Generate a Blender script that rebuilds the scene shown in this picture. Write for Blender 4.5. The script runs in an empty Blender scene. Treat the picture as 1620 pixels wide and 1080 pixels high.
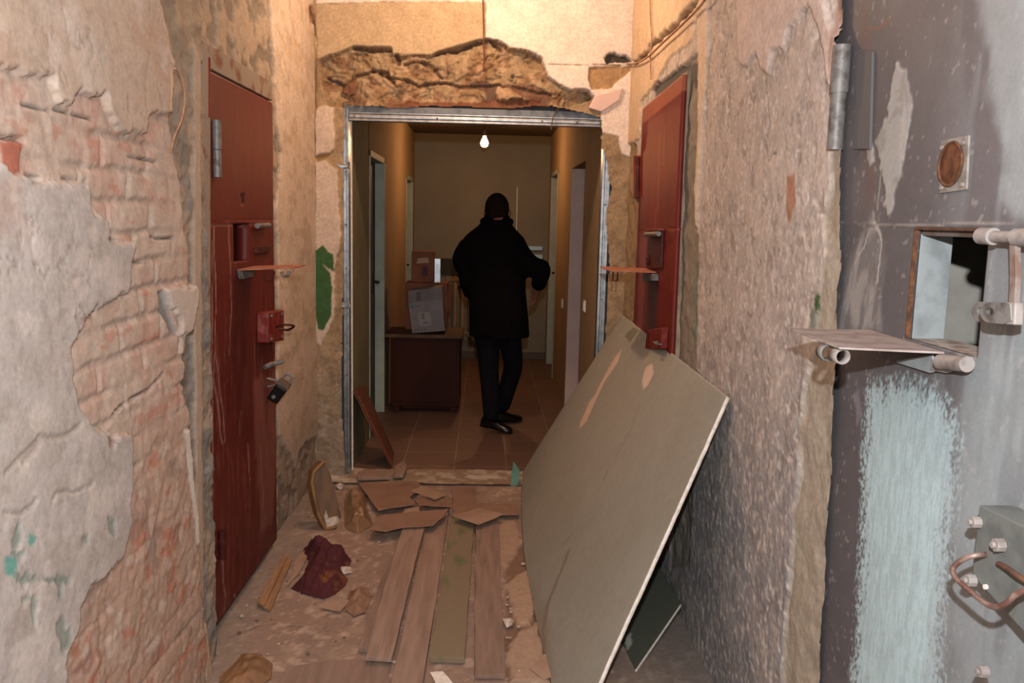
import bpy, bmesh, math, random
import numpy as np
from mathutils import Vector, Matrix
C = bpy.context.scene.collection
SC = bpy.context.scene
random.seed(7)
# ------------------------------------------------------------------ camera
F = 1350.0; HC = 1.55; ROLL = .023; VP = (772., 347.)
_y = np.array([VP[0]-810, 540-VP[1], -F]); _y /= np.linalg.norm(_y)
_u = np.array([ROLL, 1, 0.]); _u[2] = (_y[0]*ROLL+_y[1])/-_y[2]; _u /= np.linalg.norm(_u)
_x = np.cross(_y, _u)
RW = np.array([_x, _y, _u]).T            # world -> camera
CP = np.array([0, 0, HC])
cd = bpy.data.cameras.new('camera'); cam = bpy.data.objects.new('camera', cd); C.objects.link(cam)
M = Matrix([list(r) for r in RW.T]).to_4x4(); M.translation = Vector(CP); cam.matrix_world = M
cd.sensor_width = 36; cd.lens = 36*F/1620; cd.clip_start = .02
SC.camera = cam
# ------------------------------------------------------------------ light and exposure
w = bpy.data.worlds.new('world'); SC.world = w; w.use_nodes = True
w.node_tree.nodes['Background'].inputs[0].default_value = (1, .85, .72, 1)
w.node_tree.nodes['Background'].inputs[1].default_value = .012
def lamp(name, loc, energy, col, size=.02):
    l = bpy.data.lights.new(name, 'POINT'); l.energy = energy; l.color = col; l.shadow_soft_size = size
    o = bpy.data.objects.new(name, l); C.objects.link(o); o.location = loc; return o
lamp('camera_flash', (.02, .0, HC+.22), 200, (1.0, .985, .985), .014)      # the flash on top of the camera
lamp('ceiling_bulb_light', (-.12, 4.1, 2.90), 44, (1.0, .68, .43), .04)
lamp('corridor_bulb_light', (-.045, 8.0, 2.245), 20, (1.0, .50, .22), .03)
SC.view_settings.view_transform = 'Standard'; SC.view_settings.look = 'None'
SC.view_settings.exposure = 0.0; SC.view_settings.gamma = 1; SC.view_settings.use_curve_mapping = False
# ------------------------------------------------------------------ projection helpers
def ray(px, py): return RW.T @ np.array([px-810, 540-py, -F])
class Plane:
    def __init__(s, o, e1, e2):
        s.o = np.array(o, float); s.e1 = np.array(e1, float); s.e2 = np.array(e2, float); s.n = np.cross(s.e1, s.e2)
    def p3(s, px, py):
        d = ray(px, py); t = ((s.o-CP)@s.n)/(d@s.n); return CP+t*d
    def p2(s, px, py):
        q = s.p3(px, py)-s.o; return (q@s.e1/(s.e1@s.e1), q@s.e2/(s.e2@s.e2))
    def pts(s, l): return np.array([s.p2(*p) for p in l])
def PX(x): return Plane((x, 0, 0), (0, 1, 0), (0, 0, 1))
def PY(y): return Plane((0, y, 0), (1, 0, 0), (0, 0, 1))
def PZ(z): return Plane((0, 0, z), (1, 0, 0), (0, 1, 0))
# ------------------------------------------------------------------ noise
def _tab(seed): return np.random.RandomState(seed).rand(128, 128)
_T = {}
def vn(x, y, seed=0):
    t = _T.setdefault(seed, _tab(seed))
    xi = np.floor(x).astype(int); yi = np.floor(y).astype(int); fx = x-xi; fy = y-yi
    fx = fx*fx*(3-2*fx); fy = fy*fy*(3-2*fy)
    a = t[xi % 128, yi % 128]; b = t[(xi+1) % 128, yi % 128]; c = t[xi % 128, (yi+1) % 128]; d = t[(xi+1) % 128, (yi+1) % 128]
    return (a*(1-fx)+b*fx)*(1-fy)+(c*(1-fx)+d*fx)*fy
def fbm(x, y, o=4, seed=0):
    r = 0; a = .5; n = 0
    for i in range(o): r = r+a*vn(x*2**i+i*17.3, y*2**i+i*9.1, seed+i); n += a; a *= .55
    return r/n
def S(h):
    h = h.lstrip('#'); c = [int(h[i:i+2], 16)/255 for i in (0, 2, 4)]
    return np.array([(v/12.92 if v <= .04045 else ((v+.055)/1.055)**2.4) for v in c])
def ss(a, b, x): t = np.clip((x-a)/(b-a), 0, 1); return t*t*(3-2*t)
def sdpoly(P, u, v):
    """signed distance, positive inside"""
    n = len(P); d = np.full(u.shape, 1e9); ins = np.zeros(u.shape, bool)
    for i in range(n):
        ax, ay = P[i]; bx, by = P[(i+1) % n]; ex, ey = bx-ax, by-ay; L = ex*ex+ey*ey+1e-12
        t = np.clip(((u-ax)*ex+(v-ay)*ey)/L, 0, 1); dx = u-ax-t*ex; dy = v-ay-t*ey
        d = np.minimum(d, dx*dx+dy*dy)
        c = ((ay > v) != (by > v)); xx = ax+(v-ay)/((by-ay) if abs(by-ay) > 1e-9 else 1e-9)*ex
        ins ^= c & (u < xx)
    d = np.sqrt(d); return np.where(ins, d, -d)
def sdline(P, u, v):
    d = np.full(u.shape, 1e9)
    for i in range(len(P)-1):
        ax, ay = P[i]; bx, by = P[i+1]; ex, ey = bx-ax, by-ay; L = ex*ex+ey*ey+1e-12
        t = np.clip(((u-ax)*ex+(v-ay)*ey)/L, 0, 1); d = np.minimum(d, (u-ax-t*ex)**2+(v-ay-t*ey)**2)
    return np.sqrt(d)
class Lay:
    """colour and relief of one surface, layer upon layer"""
    def __init__(s, pl, u, v, col, seed=1):
        s.pl = pl; s.u = u; s.v = v; s.c = np.tile(np.array(col, float), (u.size, 1)); s.h = np.zeros(u.size); s.seed = seed
    def n(s, sc, o=4, k=0, st=1.): return fbm(s.u*sc*st+3.1*k, s.v*sc+1.7*k, o, s.seed+k*5)
    def tint(s, w, col): s.c = s.c*(1-w[:, None])+np.array(col)*w[:, None]
    def put(s, w, col, h=None, amp=0):
        if col is not None: s.tint(w, col)
        if h is not None: s.h = s.h*(1-w)+(h+amp)*w
    def poly(s, px, col, h=None, jit=.012, sc=25, soft=.003, amp=0, al=1., k=None):
        P = s.pl.pts(px); s.seed += 1; m = .1
        sel = np.where((s.u > P[:, 0].min()-m) & (s.u < P[:, 0].max()+m) & (s.v > P[:, 1].min()-m) & (s.v < P[:, 1].max()+m))[0]
        if not len(sel): return
        u = s.u[sel]; v = s.v[sel]
        d = sdpoly(P, u, v)+(fbm(u*sc, v*sc, 5, s.seed)-.5)*2*jit*1.6; soft = max(soft, .0035)
        w = np.zeros(s.u.size); w[sel] = ss(-soft, soft, d)*al
        s.put(w, col, h, amp); return w
    def line(s, px, wd, depth, col=None, jit=.01, sc=30, al=1.):
        P = s.pl.pts(px); s.seed += 1; m = .1+wd
        sel = np.where((s.u > P[:, 0].min()-m) & (s.u < P[:, 0].max()+m) & (s.v > P[:, 1].min()-m) & (s.v < P[:, 1].max()+m))[0]
        if not len(sel): return
        u = s.u[sel]; v = s.v[sel]
        d = sdline(P, u+(fbm(u*sc*.6, v*sc*.6, 4, s.seed)-.5)*3*jit, v+(fbm(u*sc*.6+9, v*sc*.6+5, 4, s.seed)-.5)*3*jit)
        wv = wd*(.55+.9*fbm(u*14, v*14, 2, s.seed+3)); w = np.zeros(s.u.size); w[sel] = (1-ss(wv*.15, wv, d))*al
        s.h -= w*depth
        if col is not None: s.tint(w, col)
        return w
# ------------------------------------------------------------------ materials
def newmat(name):
    m = bpy.data.materials.new(name); m.use_nodes = True; nt = m.node_tree; b = nt.nodes['Principled BSDF']; return m, nt, b
def nz(nt, sc, det=4, coord='Object', st=(1, 1, 1)):
    tc = nt.nodes.new('ShaderNodeTexCoord'); mp = nt.nodes.new('ShaderNodeMapping'); mp.inputs['Scale'].default_value = st
    nt.links.new(tc.outputs[coord], mp.inputs[0]); n = nt.nodes.new('ShaderNodeTexNoise'); n.inputs['Scale'].default_value = sc; n.inputs['Detail'].default_value = det
    nt.links.new(mp.outputs[0], n.inputs['Vector']); return n
def ramp(nt, src, a, b, lo, hi):
    r = nt.nodes.new('ShaderNodeMapRange'); r.inputs[1].default_value = a; r.inputs[2].default_value = b; r.inputs[3].default_value = lo; r.inputs[4].default_value = hi
    nt.links.new(src, r.inputs[0]); return r.outputs[0]
def mix(nt, f, a, b, mode='MIX'):
    m = nt.nodes.new('ShaderNodeMix'); m.data_type = 'RGBA'; m.blend_type = mode
    for s_, v in ((m.inputs[0], f), (m.inputs[6], a), (m.inputs[7], b)):
        if hasattr(v, 'links'): nt.links.new(v, s_)
        elif isinstance(v, (int, float)): s_.default_value = v
        else: s_.default_value = (*list(v)[:3], 1)
    return m.outputs[2]
def bump(nt, b, srcs):
    prev = None
    for src, st, dist in srcs:
        bp = nt.nodes.new('ShaderNodeBump'); bp.inputs['Strength'].default_value = st; bp.inputs['Distance'].default_value = dist
        nt.links.new(src, bp.inputs['Height'])
        if prev: nt.links.new(prev, bp.inputs['Normal'])
        prev = bp.outputs[0]
    nt.links.new(prev, b.inputs['Normal'])
def surf_mat(name, rough=.9, fine=90, amt=.22, bst=.5, bd=.004, spec=.2, metal=0, st=(1, 1, 1)):
    """takes the painted-on colour attribute of a wall or door, adds fine grain"""
    m, nt, b = newmat(name); a = nt.nodes.new('ShaderNodeAttribute'); a.attribute_name = 'Col'
    n1 = nz(nt, fine, 5, st=st); n2 = nz(nt, fine*.22, 3, st=st)
    f1 = ramp(nt, n1.outputs['Fac'], .3, .7, 1-amt, 1+amt); f2 = ramp(nt, n2.outputs['Fac'], .3, .7, 1-amt*.6, 1+amt*.6)
    mu = nt.nodes.new('ShaderNodeMath'); mu.operation = 'MULTIPLY'; nt.links.new(f1, mu.inputs[0]); nt.links.new(f2, mu.inputs[1])
    vm = nt.nodes.new('ShaderNodeVectorMath'); vm.operation = 'SCALE'; nt.links.new(a.outputs['Color'], vm.inputs[0]); nt.links.new(mu.outputs[0], vm.inputs['Scale'])
    nt.links.new(vm.outputs[0], b.inputs['Base Color'])
    b.inputs['Roughness'].default_value = rough; b.inputs['Specular IOR Level'].default_value = spec; b.inputs['Metallic'].default_value = metal
    bump(nt, b, [(n2.outputs['Fac'], bst, bd*2.5), (n1.outputs['Fac'], bst, bd)]); return m
def mat(name, c1, c2=None, sc=20, lo=.45, hi=.6, rough=.7, metal=0, bst=.2, bd=.002, spec=.3, st=(1, 1, 1), coat=0):
    m, nt, b = newmat(name); c1 = S(c1) if isinstance(c1, str) else c1
    n = nz(nt, sc, 6, st=st)
    if c2 is not None:
        c2 = S(c2) if isinstance(c2, str) else c2
        nt.links.new(mix(nt, ramp(nt, n.outputs['Fac'], lo, hi, 0, 1), c1, c2), b.inputs['Base Color'])
    else: b.inputs['Base Color'].default_value = (*c1, 1)
    b.inputs['Roughness'].default_value = rough; b.inputs['Metallic'].default_value = metal; b.inputs['Specular IOR Level'].default_value = spec
    b.inputs['Coat Weight'].default_value = coat
    n2 = nz(nt, sc*5, 3, st=st); bump(nt, b, [(n.outputs['Fac'], bst, bd*2), (n2.outputs['Fac'], bst, bd)]); return m
def glow(name, col, e):
    m, nt, b = newmat(name); b.inputs['Emission Color'].default_value = (*col, 1); b.inputs['Emission Strength'].default_value = e; b.inputs['Base Color'].default_value = (*col, 1); return m
# ------------------------------------------------------------------ mesh helpers
def link(name, me, m=None, parent=None):
    o = bpy.data.objects.new(name, me); C.objects.link(o)
    if m is not None:
        for q in (m if isinstance(m, (list, tuple)) else [m]): me.materials.append(q)
    if parent is not None: o.parent = parent; o.matrix_parent_inverse = Matrix.Translation(-parent.location) if parent.location.length else Matrix()
    return o
def obj(name, bm, m=None, parent=None, smooth=False, bevel=0, ang=35):
    me = bpy.data.meshes.new(name)
    bmesh.ops.recalc_face_normals(bm, faces=bm.faces)
    bm.to_mesh(me); bm.free()
    if smooth: me.polygons.foreach_set('use_smooth', [True]*len(me.polygons))
    o = link(name, me, m, parent)
    if bevel:
        b = o.modifiers.new('bevel', 'BEVEL'); b.width = bevel; b.segments = 2; b.limit_method = 'ANGLE'; b.angle_limit = math.radians(ang)
    return o
def tag(o, label=None, cat=None, group=None, kind=None):
    if label: o['label'] = label
    if cat: o['category'] = cat
    if group: o['group'] = group
    if kind: o['kind'] = kind
    return o
def struct(o, label=None): o['kind'] = 'structure'; return o
def empty(name, loc, label=None, cat=None, group=None, kind=None):
    o = bpy.data.objects.new(name, None); o.empty_display_size = .05; C.objects.link(o); o.location = loc; return tag(o, label, cat, group, kind)
def grid_mesh(name, pos, nu, nv, col, m, keep=None, parent=None, smooth=True, flip=False):
    """pos (nu*nv,3), index = i*nv+j"""
    i, j = np.meshgrid(np.arange(nu-1), np.arange(nv-1), indexing='ij'); a = (i*nv+j).ravel()
    q = np.stack([a, a+nv, a+nv+1, a+1], 1)
    if flip: q = q[:, ::-1]
    if keep is not None: q = q[keep[q].all(1)]
    me = bpy.data.meshes.new(name); me.vertices.add(len(pos)); me.vertices.foreach_set('co', pos.astype(np.float32).ravel())
    me.loops.add(q.size); me.loops.foreach_set('vertex_index', q.ravel().astype(np.int32))
    me.polygons.add(len(q)); me.polygons.foreach_set('loop_start', np.arange(0, q.size, 4, dtype=np.int32))
    me.polygons.foreach_set('use_smooth', np.full(len(q), smooth)); me.update(calc_edges=True)
    if col is not None:
        at = me.color_attributes.new('Col', 'FLOAT_COLOR', 'POINT'); c4 = np.ones((len(pos), 4), np.float32); c4[:, :3] = np.clip(col, .003, .95)
        at.data.foreach_set('color', c4.ravel())
    me.validate(); return link(name, me, m, parent)
def a_box(bm, lo, hi):
    v = [bm.verts.new((x, y, z)) for x in (lo[0], hi[0]) for y in (lo[1], hi[1]) for z in (lo[2], hi[2])]
    for f in ((0, 1, 3, 2), (4, 6, 7, 5), (0, 4, 5, 1), (2, 3, 7, 6), (0, 2, 6, 4), (1, 5, 7, 3)): bm.faces.new([v[i] for i in f])
def box(name, lo, hi, m, parent=None, bevel=.002):
    bm = bmesh.new(); a_box(bm, lo, hi); return obj(name, bm, m, parent, bevel=bevel)
def a_prism(bm, pts, vec):
    n = len(pts); vec = np.array(vec, float)
    a = [bm.verts.new(tuple(p)) for p in pts]; b = [bm.verts.new(tuple(np.array(p)+vec)) for p in pts]
    bm.faces.new(a[::-1]); bm.faces.new(b)
    for i in range(n): bm.faces.new((a[i], a[(i+1) % n], b[(i+1) % n], b[i]))
def prism(name, pts, vec, m, parent=None, bevel=.001):
    bm = bmesh.new(); a_prism(bm, pts, vec); return obj(name, bm, m, parent, bevel=bevel)
def a_tube(bm, pts, r, n=12, caps=True, closed=False):
    pts = [Vector(p) for p in pts]; N = len(pts); rs = r if isinstance(r, (list, tuple)) else [r]*N; rings = []
    up = None
    for i, p in enumerate(pts):
        t = (pts[(i+1) % N]-pts[i-1]) if closed else (pts[min(i+1, N-1)]-pts[max(i-1, 0)])
        t.normalize()
        if up is None: up = t.orthogonal().normalized()
        else: up = (up-t*up.dot(t)).normalized()
        s_ = t.cross(up)
        rings.append([bm.verts.new(p+(up*math.cos(2*math.pi*k/n)+s_*math.sin(2*math.pi*k/n))*rs[i]) for k in range(n)])
    for i in range(N if closed else N-1):
        A = rings[i]; B = rings[(i+1) % N]
        for k in range(n): bm.faces.new((A[k], A[(k+1) % n], B[(k+1) % n], B[k]))
    if caps and not closed: bm.faces.new(rings[0][::-1]); bm.faces.new(rings[-1])
def curvy(pts, k=6):
    """catmull-rom through points"""
    P = [Vector(p) for p in pts]; P = [P[0]]+P+[P[-1]]; out = []
    for i in range(1, len(P)-2):
        for j in range(k):
            t = j/k; a, b, c, d = P[i-1:i+3]
            out.append(.5*((2*b)+(c-a)*t+(2*a-5*b+4*c-d)*t*t+(3*b-a-3*c+d)*t**3))
    out.append(P[-2]); return out
def tube(name, pts, r, m, parent=None, n=12, closed=False, smooth=True, k=0):
    bm = bmesh.new(); a_tube(bm, curvy(pts, k) if k else pts, r, n, True, closed); return obj(name, bm, m, parent, smooth=False, bevel=0) if not smooth else _sm(obj(name, bm, m, parent, smooth=True))
def _sm(o):
    o.data.set_sharp_from_angle(angle=math.radians(50)); return o
def V3(p): return tuple(float(x) for x in p)
# palette
m_wall = surf_mat('old_plaster', .92, 95, .10, .2, .002)
m_rub = surf_mat('broken_masonry', .95, 70, .15, .4, .0035)
m_red = surf_mat('red_oxide_paint', .55, 60, .16, .25, .0012, .35, st=(1, 1, .35))
m_grey = surf_mat('grey_door_paint', .6, 130, .06, .12, .0005, .3)
m_floor = surf_mat('dusty_screed', .95, 60, .10, .35, .003)
m_sheet = surf_mat('green_board_paper', .8, 40, .05, .08, .0006, .25)
m_gyps = mat('gypsum_core', 'e9e2da', 'cfc6bc', 60, .4, .7, .9)
m_redmet = mat('red_painted_iron', '6e1d18', '8a4a3c', 30, .5, .7, .5, 0, .2)
m_dred = mat('dark_red_iron', '3f1414', '5d2a22', 30, .5, .7, .5, .1, .2)
m_iron = mat('worn_grey_iron', '7b7a79', '5a5654', 40, .45, .65, .5, .25, .2)
m_pale = mat('pale_painted_iron', '8f8a87', '6e6663', 30, .5, .7, .55, .1, .15)
m_rust = mat('rusty_edge', '4a3226', '6e4a32', 60, .4, .6, .8, .1, .3)
m_galv = mat('galvanised_steel', 'b4bcc2', '8e989e', 25, .4, .65, .32, .85, .08, .0008, .5)
m_dark = mat('dark_void', '0c0b0b', None, 10, rough=.9)
m_conc = mat('rough_concrete', '8c7f72', '6d645c', 14, .4, .65, .95, 0, .6, .008)
m_card = mat('brown_cardboard', '8f7261', '806454', 9, .4, .7, .9, 0, .15)
m_cardl = mat('light_cardboard', 'a38a78', '947966', 9, .4, .7, .9, 0, .15)
m_wood = mat('grey_dusty_plank', '90796c', '79665b', 9, .35, .7, .9, 0, .3, .002, st=(5, .5, 5))
m_woodg = mat('green_stained_plank', '80735f', '5c6a4a', 5, .55, .68, .9, 0, .3, .002, st=(2.4, 1, 2.4))
m_woodo = mat('yellowish_lath', 'a07d5c', '86674c', 12, .4, .7, .85, 0, .2, .001, st=(4, .6, 4))
m_gdry = mat('green_wallboard', '7d7a62', '6f6b56', 3, .4, .7, .85, 0, .05)
m_ochre = mat('corridor_plaster', 'a08a6c', '937d60', 2, .4, .7, .9, 0, .1)
m_ceil = mat('corridor_ceiling', '6f5f4c', '63543f', 2, .4, .7, .9, 0, .1)
m_back = mat('back_wall_paint', '8a8474', '807a6a', 2, .4, .7, .9, 0, .05)
m_cream = mat('pinkish_plaster', 'd9c0b8', 'cdb3aa', 3, .4, .7, .9, 0, .05)
m_frame = mat('pale_door_frame', 'a9b3a6', '99a396', 8, .4, .7, .6, 0, .05)
m_leaf = mat('dark_door_leaf', '5a5c56', '4c4e49', 5, .4, .7, .6, 0, .05)
m_white = mat('white_plastic', 'd8d4cc', None, 10, rough=.4)
m_black = mat('black_metal', '111112', None, 10, rough=.4, metal=.3)
m_wire = mat('old_cable', '6b5648', '4f4038', 40, .4, .6, .7)
m_wiref = mat('flesh_cable', 'b58d73', '9a7460', 40, .4, .6, .7)
# =================================================================== ROOM SHELL
XL, XF, XR, YE = -1.0, -.90, .80, 4.98
ZC = 3.1
# ---------- left wall in front (brick under torn plaster)
def geo(a, b, d0, ratio):
    r = [a]
    while r[-1] < b: r.append(r[-1]+d0*(r[-1] if ratio else 1))
    r[-1] = b; return np.array(r)
def wall(name, pl, us, vs, fn, m, out, keepf=None, flip=False, base=None, seed=1):
    U, V_ = np.meshgrid(us, vs, indexing='ij'); u = U.ravel(); v = V_.ravel()
    L = Lay(pl, u, v, base, seed); fn(L)
    pos = pl.o+np.outer(u, pl.e1)+np.outer(v, pl.e2)+np.outer(L.h, out)
    keep = keepf(u, v) if keepf else None
    return grid_mesh(name, pos, len(us), len(vs), L.c, m, keep, flip=flip)
def brickpat(u, v, bh=.0755, bl=.262, seed=3):
    wv = (fbm(u*6, v*6, 3, seed)-.5)*.022; vv = (v+wv+.01)/bh; row = np.floor(vv); fv = vv-row
    uu = (u+(fbm(u*7+5, v*7, 3, seed+9)-.5)*.03)/bl+.5*(row % 2)+.13*np.sin(row*12.9); cu = np.floor(uu); fu = uu-cu
    d = np.minimum(np.minimum(fv, 1-fv)*bh, np.minimum(fu, 1-fu)*bl)
    rnd = vn(cu*7.7+row*3.3, row*5.1+cu*2.2, seed+40)
    return d, rnd
def front_left(L):
    u, v = L.u, L.v
    d, r = brickpat(u, v)
    n = L.n(9, 5, 1); n2 = L.n(40, 4, 2); n3 = L.n(3, 4, 3)
    bc = S('b8a295')[None]*(1-r[:, None])+S('b59587')[None]*r[:, None]
    L.c = bc*(.85+.3*n2[:, None])
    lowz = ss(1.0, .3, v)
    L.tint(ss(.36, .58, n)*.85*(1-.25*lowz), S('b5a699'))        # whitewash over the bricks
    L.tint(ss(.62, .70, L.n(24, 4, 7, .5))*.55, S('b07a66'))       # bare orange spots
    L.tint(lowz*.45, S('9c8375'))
    lz = ss(1.02, .78, v+(n-.5)*.2)
    mo = 1-ss(.004, .012, d+(n2-.5)*.012)
    L.h = -.004+(n-.5)*.008+(n2-.5)*.004; L.h -= mo*(.0010+.006*ss(.5, .68, n3)); L.tint(mo*(.35+.3*n3), S('a3958a'))
    L.tint(lz*(.55+.5*n).clip(0, .85), S('ad9484')); L.h = L.h*(1-.45*lz)+lz*((n-.5)*.008+(n2-.5)*.006)
    L.tint(lz*ss(.58, .66, L.n(20, 4, 31, .5))*.6, S('a9674f')); L.tint(lz*ss(.57, .66, L.n(13, 4, 32))*.5, S('8a7a70')); L.tint(ss(.58, .68, L.n(18, 4, 33))*.5, S('c4b6aa'))
    # mortar bed beside the cell door
    L.poly([(250, -400), (252, 0), (266, 60), (272, 110), (268, 180), (277, 250), (288, 300), (292, 350), (301, 400), (303, 450), (300, 500), (296, 560), (292, 620), (300, 640), (304, 700), (312, 830), (318, 900), (326, 960), (330, 1040), (326, 1300), (480, 1300), (480, -400)], S('85807a'), -.03, .014, 14, .004, (L.n(16, 4, 4)-.5)*.03+(n2-.5)*.01)
    mz = ss(-.012, -.018, L.h); L.tint(mz*ss(.45, .6, L.n(6, 4, 6, 1.5))*.75, S('a3917c')); L.tint(mz*ss(.54, .62, L.n(15, 4, 26, .5))*.5, S('67645f')); L.tint(mz*ss(1.5, 2.1, v)*.5, S('9c8970'))
    L.poly([(319, 60), (330, 100), (331, 500), (334, 1000), (324, 1000), (321, 700), (318, 400)], S('aa9a8a'), -.022, .006, 20, .002)
    # upper plaster
    up = [(-900, -600), (-900, 60), (0, 102), (20, 108), (60, 112), (82, 112), (84, 140), (87, 165), (105, 168), (115, 150), (140, 146), (160, 142), (172, 182), (188, 205), (226, 209), (230, 186), (238, 174), (262, 184), (270, 160), (273, 110), (268, 80), (262, 60), (248, 0), (240, -600)]
    pa = (n-.5)*.004+(n2-.5)*.002
    L.poly(up, S('b5a494'), .012, .012, 22, .0015, pa)
    # plaster left and below
    lo = [(-900, 260), (0, 262), (48, 286), (98, 292), (134, 300), (142, 336), (164, 350), (170, 382), (212, 386), (206, 420), (199, 462), (165, 482), (145, 486), (118, 532), (112, 556), (115, 602), (120, 650), (148, 680), (176, 690), (206, 692), (205, 720), (203, 790), (206, 826), (194, 876), (168, 898), (150, 922), (132, 936), (122, 962), (120, 1000), (100, 1052), (96, 1300), (-900, 1500)]
    L.poly(lo, S('b0aaa6'), .010, .014, 20, .0018, pa)
    pl_m = (L.h > .003)*1.
    L.tint(ss(.6, .68, L.n(45, 3, 41))*.35*pl_m, S('988c83')); L.tint(ss(.58, .7, L.n(11, 5, 42))*.4*pl_m, S('cfc6bf')); L.h += pl_m*(L.n(5, 4, 43)-.5)*.006
    cr = abs(L.n(6, 5, 44)-.5); L.tint((1-ss(.0, .012, cr))*ss(.5, .6, L.n(4, 3, 45))*.6*pl_m, S('8c8078')); L.h -= pl_m*(1-ss(0, .015, cr))*ss(.5, .6, L.n(4, 3, 45))*.003
    st = ss(.5, .75, L.n(5, 4, 11)); L.tint(st*.35*pl_m, S('c7bfb8'))
    st = ss(.52, .66, L.n(14, 5, 12, .6)); L.tint(st*.35*pl_m*ss(1.9, .9, v), S('9f948c'))
    L.tint(ss(.55, .68, L.n(7, 4, 13, .35))*.4*pl_m*ss(1.3, 1.6, v), S('a8866f'))
    for q in ([(0, 878), (18, 880), (14, 910), (0, 915)], [(40, 845), (48, 846), (46, 862), (38, 858)]): L.poly(q, S('5b9a90'), None, .008, 60, .004, al=.9)
    for q in ([(10, 870), (30, 868), (35, 880), (18, 885), (8, 878)], [(18, 905), (62, 912), (108, 915), (104, 922), (60, 920), (30, 924), (18, 918)], [(84, 912), (96, 915), (93, 945), (87, 944)], [(26, 945), (50, 945), (46, 952), (28, 950)], [(42, 955), (52, 955), (50, 985), (44, 992)], [(80, 985), (95, 978), (105, 1000), (108, 1020), (96, 1030), (84, 1000)], [(165, 820), (178, 818), (177, 845), (168, 842)], [(125, 848), (133, 846), (132, 858), (127, 858)], [(12, 865), (24, 820), (30, 850), (20, 875)]):
        L.poly(q, S('7d8a80'), .004, .010, 50, .005, al=.75)
    L.poly([(0, 990), (20, 960), (40, 980), (45, 1000), (0, 1030)], S('a39a94'), None, .01, 30, .006, al=.8)
    # light chunk and sliver
    L.poly([(262, 458), (290, 455), (312, 452), (312, 485), (304, 524), (288, 530), (284, 500), (268, 484)], S('beb3aa'), .007, .012, 40, .002)
    L.poly([(252, 462), (262, 460), (272, 490), (284, 528), (274, 530), (256, 492)], S('8a8783'), -.018, .004, 40, .003)
    L.poly([(294, 680), (302, 678), (306, 740), (316, 820), (318, 860), (312, 862), (306, 800), (296, 730)], S('d0cac3'), .0, .004, 60, .002)
    L.poly([(328, 985), (333, 985), (345, 1080), (332, 1080)], S('b9a590'), -.012, .003, 60, .003)
    # dark hollow and cracks
    L.poly([(256, 10), (262, 45), (272, 60), (278, 52), (270, 20), (268, 0), (256, 0)], S('6f6d6a'), -.04, .008, 40, .004)
    L.poly([(276, 150), (284, 160), (282, 185), (272, 180)], S('6a6764'), -.045, .006, 40, .004)
    L.poly([(262, 100), (273, 108), (271, 178), (263, 182), (264, 140)], S('c9b29c'), .006, .004, 40, .002)
    L.poly([(0, 224), (14, 222), (36, 228), (32, 270), (22, 276), (6, 266)], S('a3604e'), .0, .004, 60, .003, al=.9)
    for q, wd, dp in (([(36, 163), (60, 170), (95, 174), (150, 190)], .004, .012), ([(0, 214), (42, 222)], .006, .025), ([(46, 280), (66, 285)], .008, .03), ([(100, 285), (140, 287)], .004, .015), ([(205, 250), (250, 256)], .005, .02), ([(168, 380), (185, 382)], .005, .02), ([(240, 376), (278, 378)], .004, .015), ([(180, 658), (195, 640), (240, 615), (262, 592)], .005, .015), ([(205, 415), (235, 417)], .004, .015)):
        L.line(q, wd, dp, S('6e645c'), .003)
    for q in ([(0, 752), (20, 730), (48, 700), (56, 690), (85, 692), (105, 685), (120, 672)], [(0, 811), (28, 812), (44, 800), (50, 790)], [(75, 790), (82, 778), (110, 780), (140, 764)]): L.line(q, .007, .005, S('a1978f'), .004)
    L.line([(56, 695), (52, 705), (30, 730)], .012, .004, S('a1978f'), .004)
    L.poly([(166, 690), (178, 695), (176, 710), (168, 706)], S('8a7468'), 0, .004, 60, .003)
    L.poly([(115, 1062), (148, 1020), (160, 1030), (140, 1062)], S('8a5a50'), None, .01, 40, .006, al=.5)
us = geo(.9, 2.87, .0031, True)
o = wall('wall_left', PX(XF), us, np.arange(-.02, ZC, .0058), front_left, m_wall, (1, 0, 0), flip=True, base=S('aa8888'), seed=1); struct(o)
# far side of the front wall block (return towards the recess)
struct(box('wall_left', (XL-.12, -.2, -.02), (XF-.06, 2.865, ZC), m_conc, bevel=0)).name = 'wall_left_core'
# ---------- left wall further back
def back_left(L):
    u, v = L.u, L.v; n = L.n(9, 5, 1); n2 = L.n(40, 4, 2)
    L.h = (n-.5)*.012+(n2-.5)*.006
    L.tint(ss(.5, .62, L.n(16, 4, 3))*.7, S('6d675f')); L.h -= ss(.52, .62, L.n(16, 4, 3))*.010
    L.poly([(412, -200), (428, 60), (431, 100), (436, 200), (442, 240), (438, 300), (433, 330), (438, 380), (436, 480), (440, 500), (436, 560), (434, 640), (440, 690), (446, 705), (458, 720), (466, 745), (470, 715), (480, 700), (500, 690), (520, -200)], S('c7b7a6'), .012, .010, 20, .002, (n-.5)*.004+(n2-.5)*.001)
    L.tint(ss(.55, .7, L.n(7, 4, 5, .3))*.35*(L.h > .004), S('a8906f'))
    L.tint(ss(.56, .66, L.n(18, 4, 8, .5))*.4*(L.h > .004), S('9c8975'))
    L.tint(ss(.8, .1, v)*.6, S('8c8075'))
    L.poly([(485, 10), (497, 8), (499, 38), (488, 40)], S('a0603f'), -.01, .01, 40, .004)
struct(wall('wall_left', PX(XL), geo(2.7, YE+.01, .0032, True), np.arange(-.02, ZC, .011), back_left, m_rub, (1, 0, 0), lambda u, v: ~(sdpoly(PX(XL).pts([(322, 1030), (430, 850), (424, 172), (322, 112)]), u, v) > 0), flip=True, base=S('a0917f'), seed=21))
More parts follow.
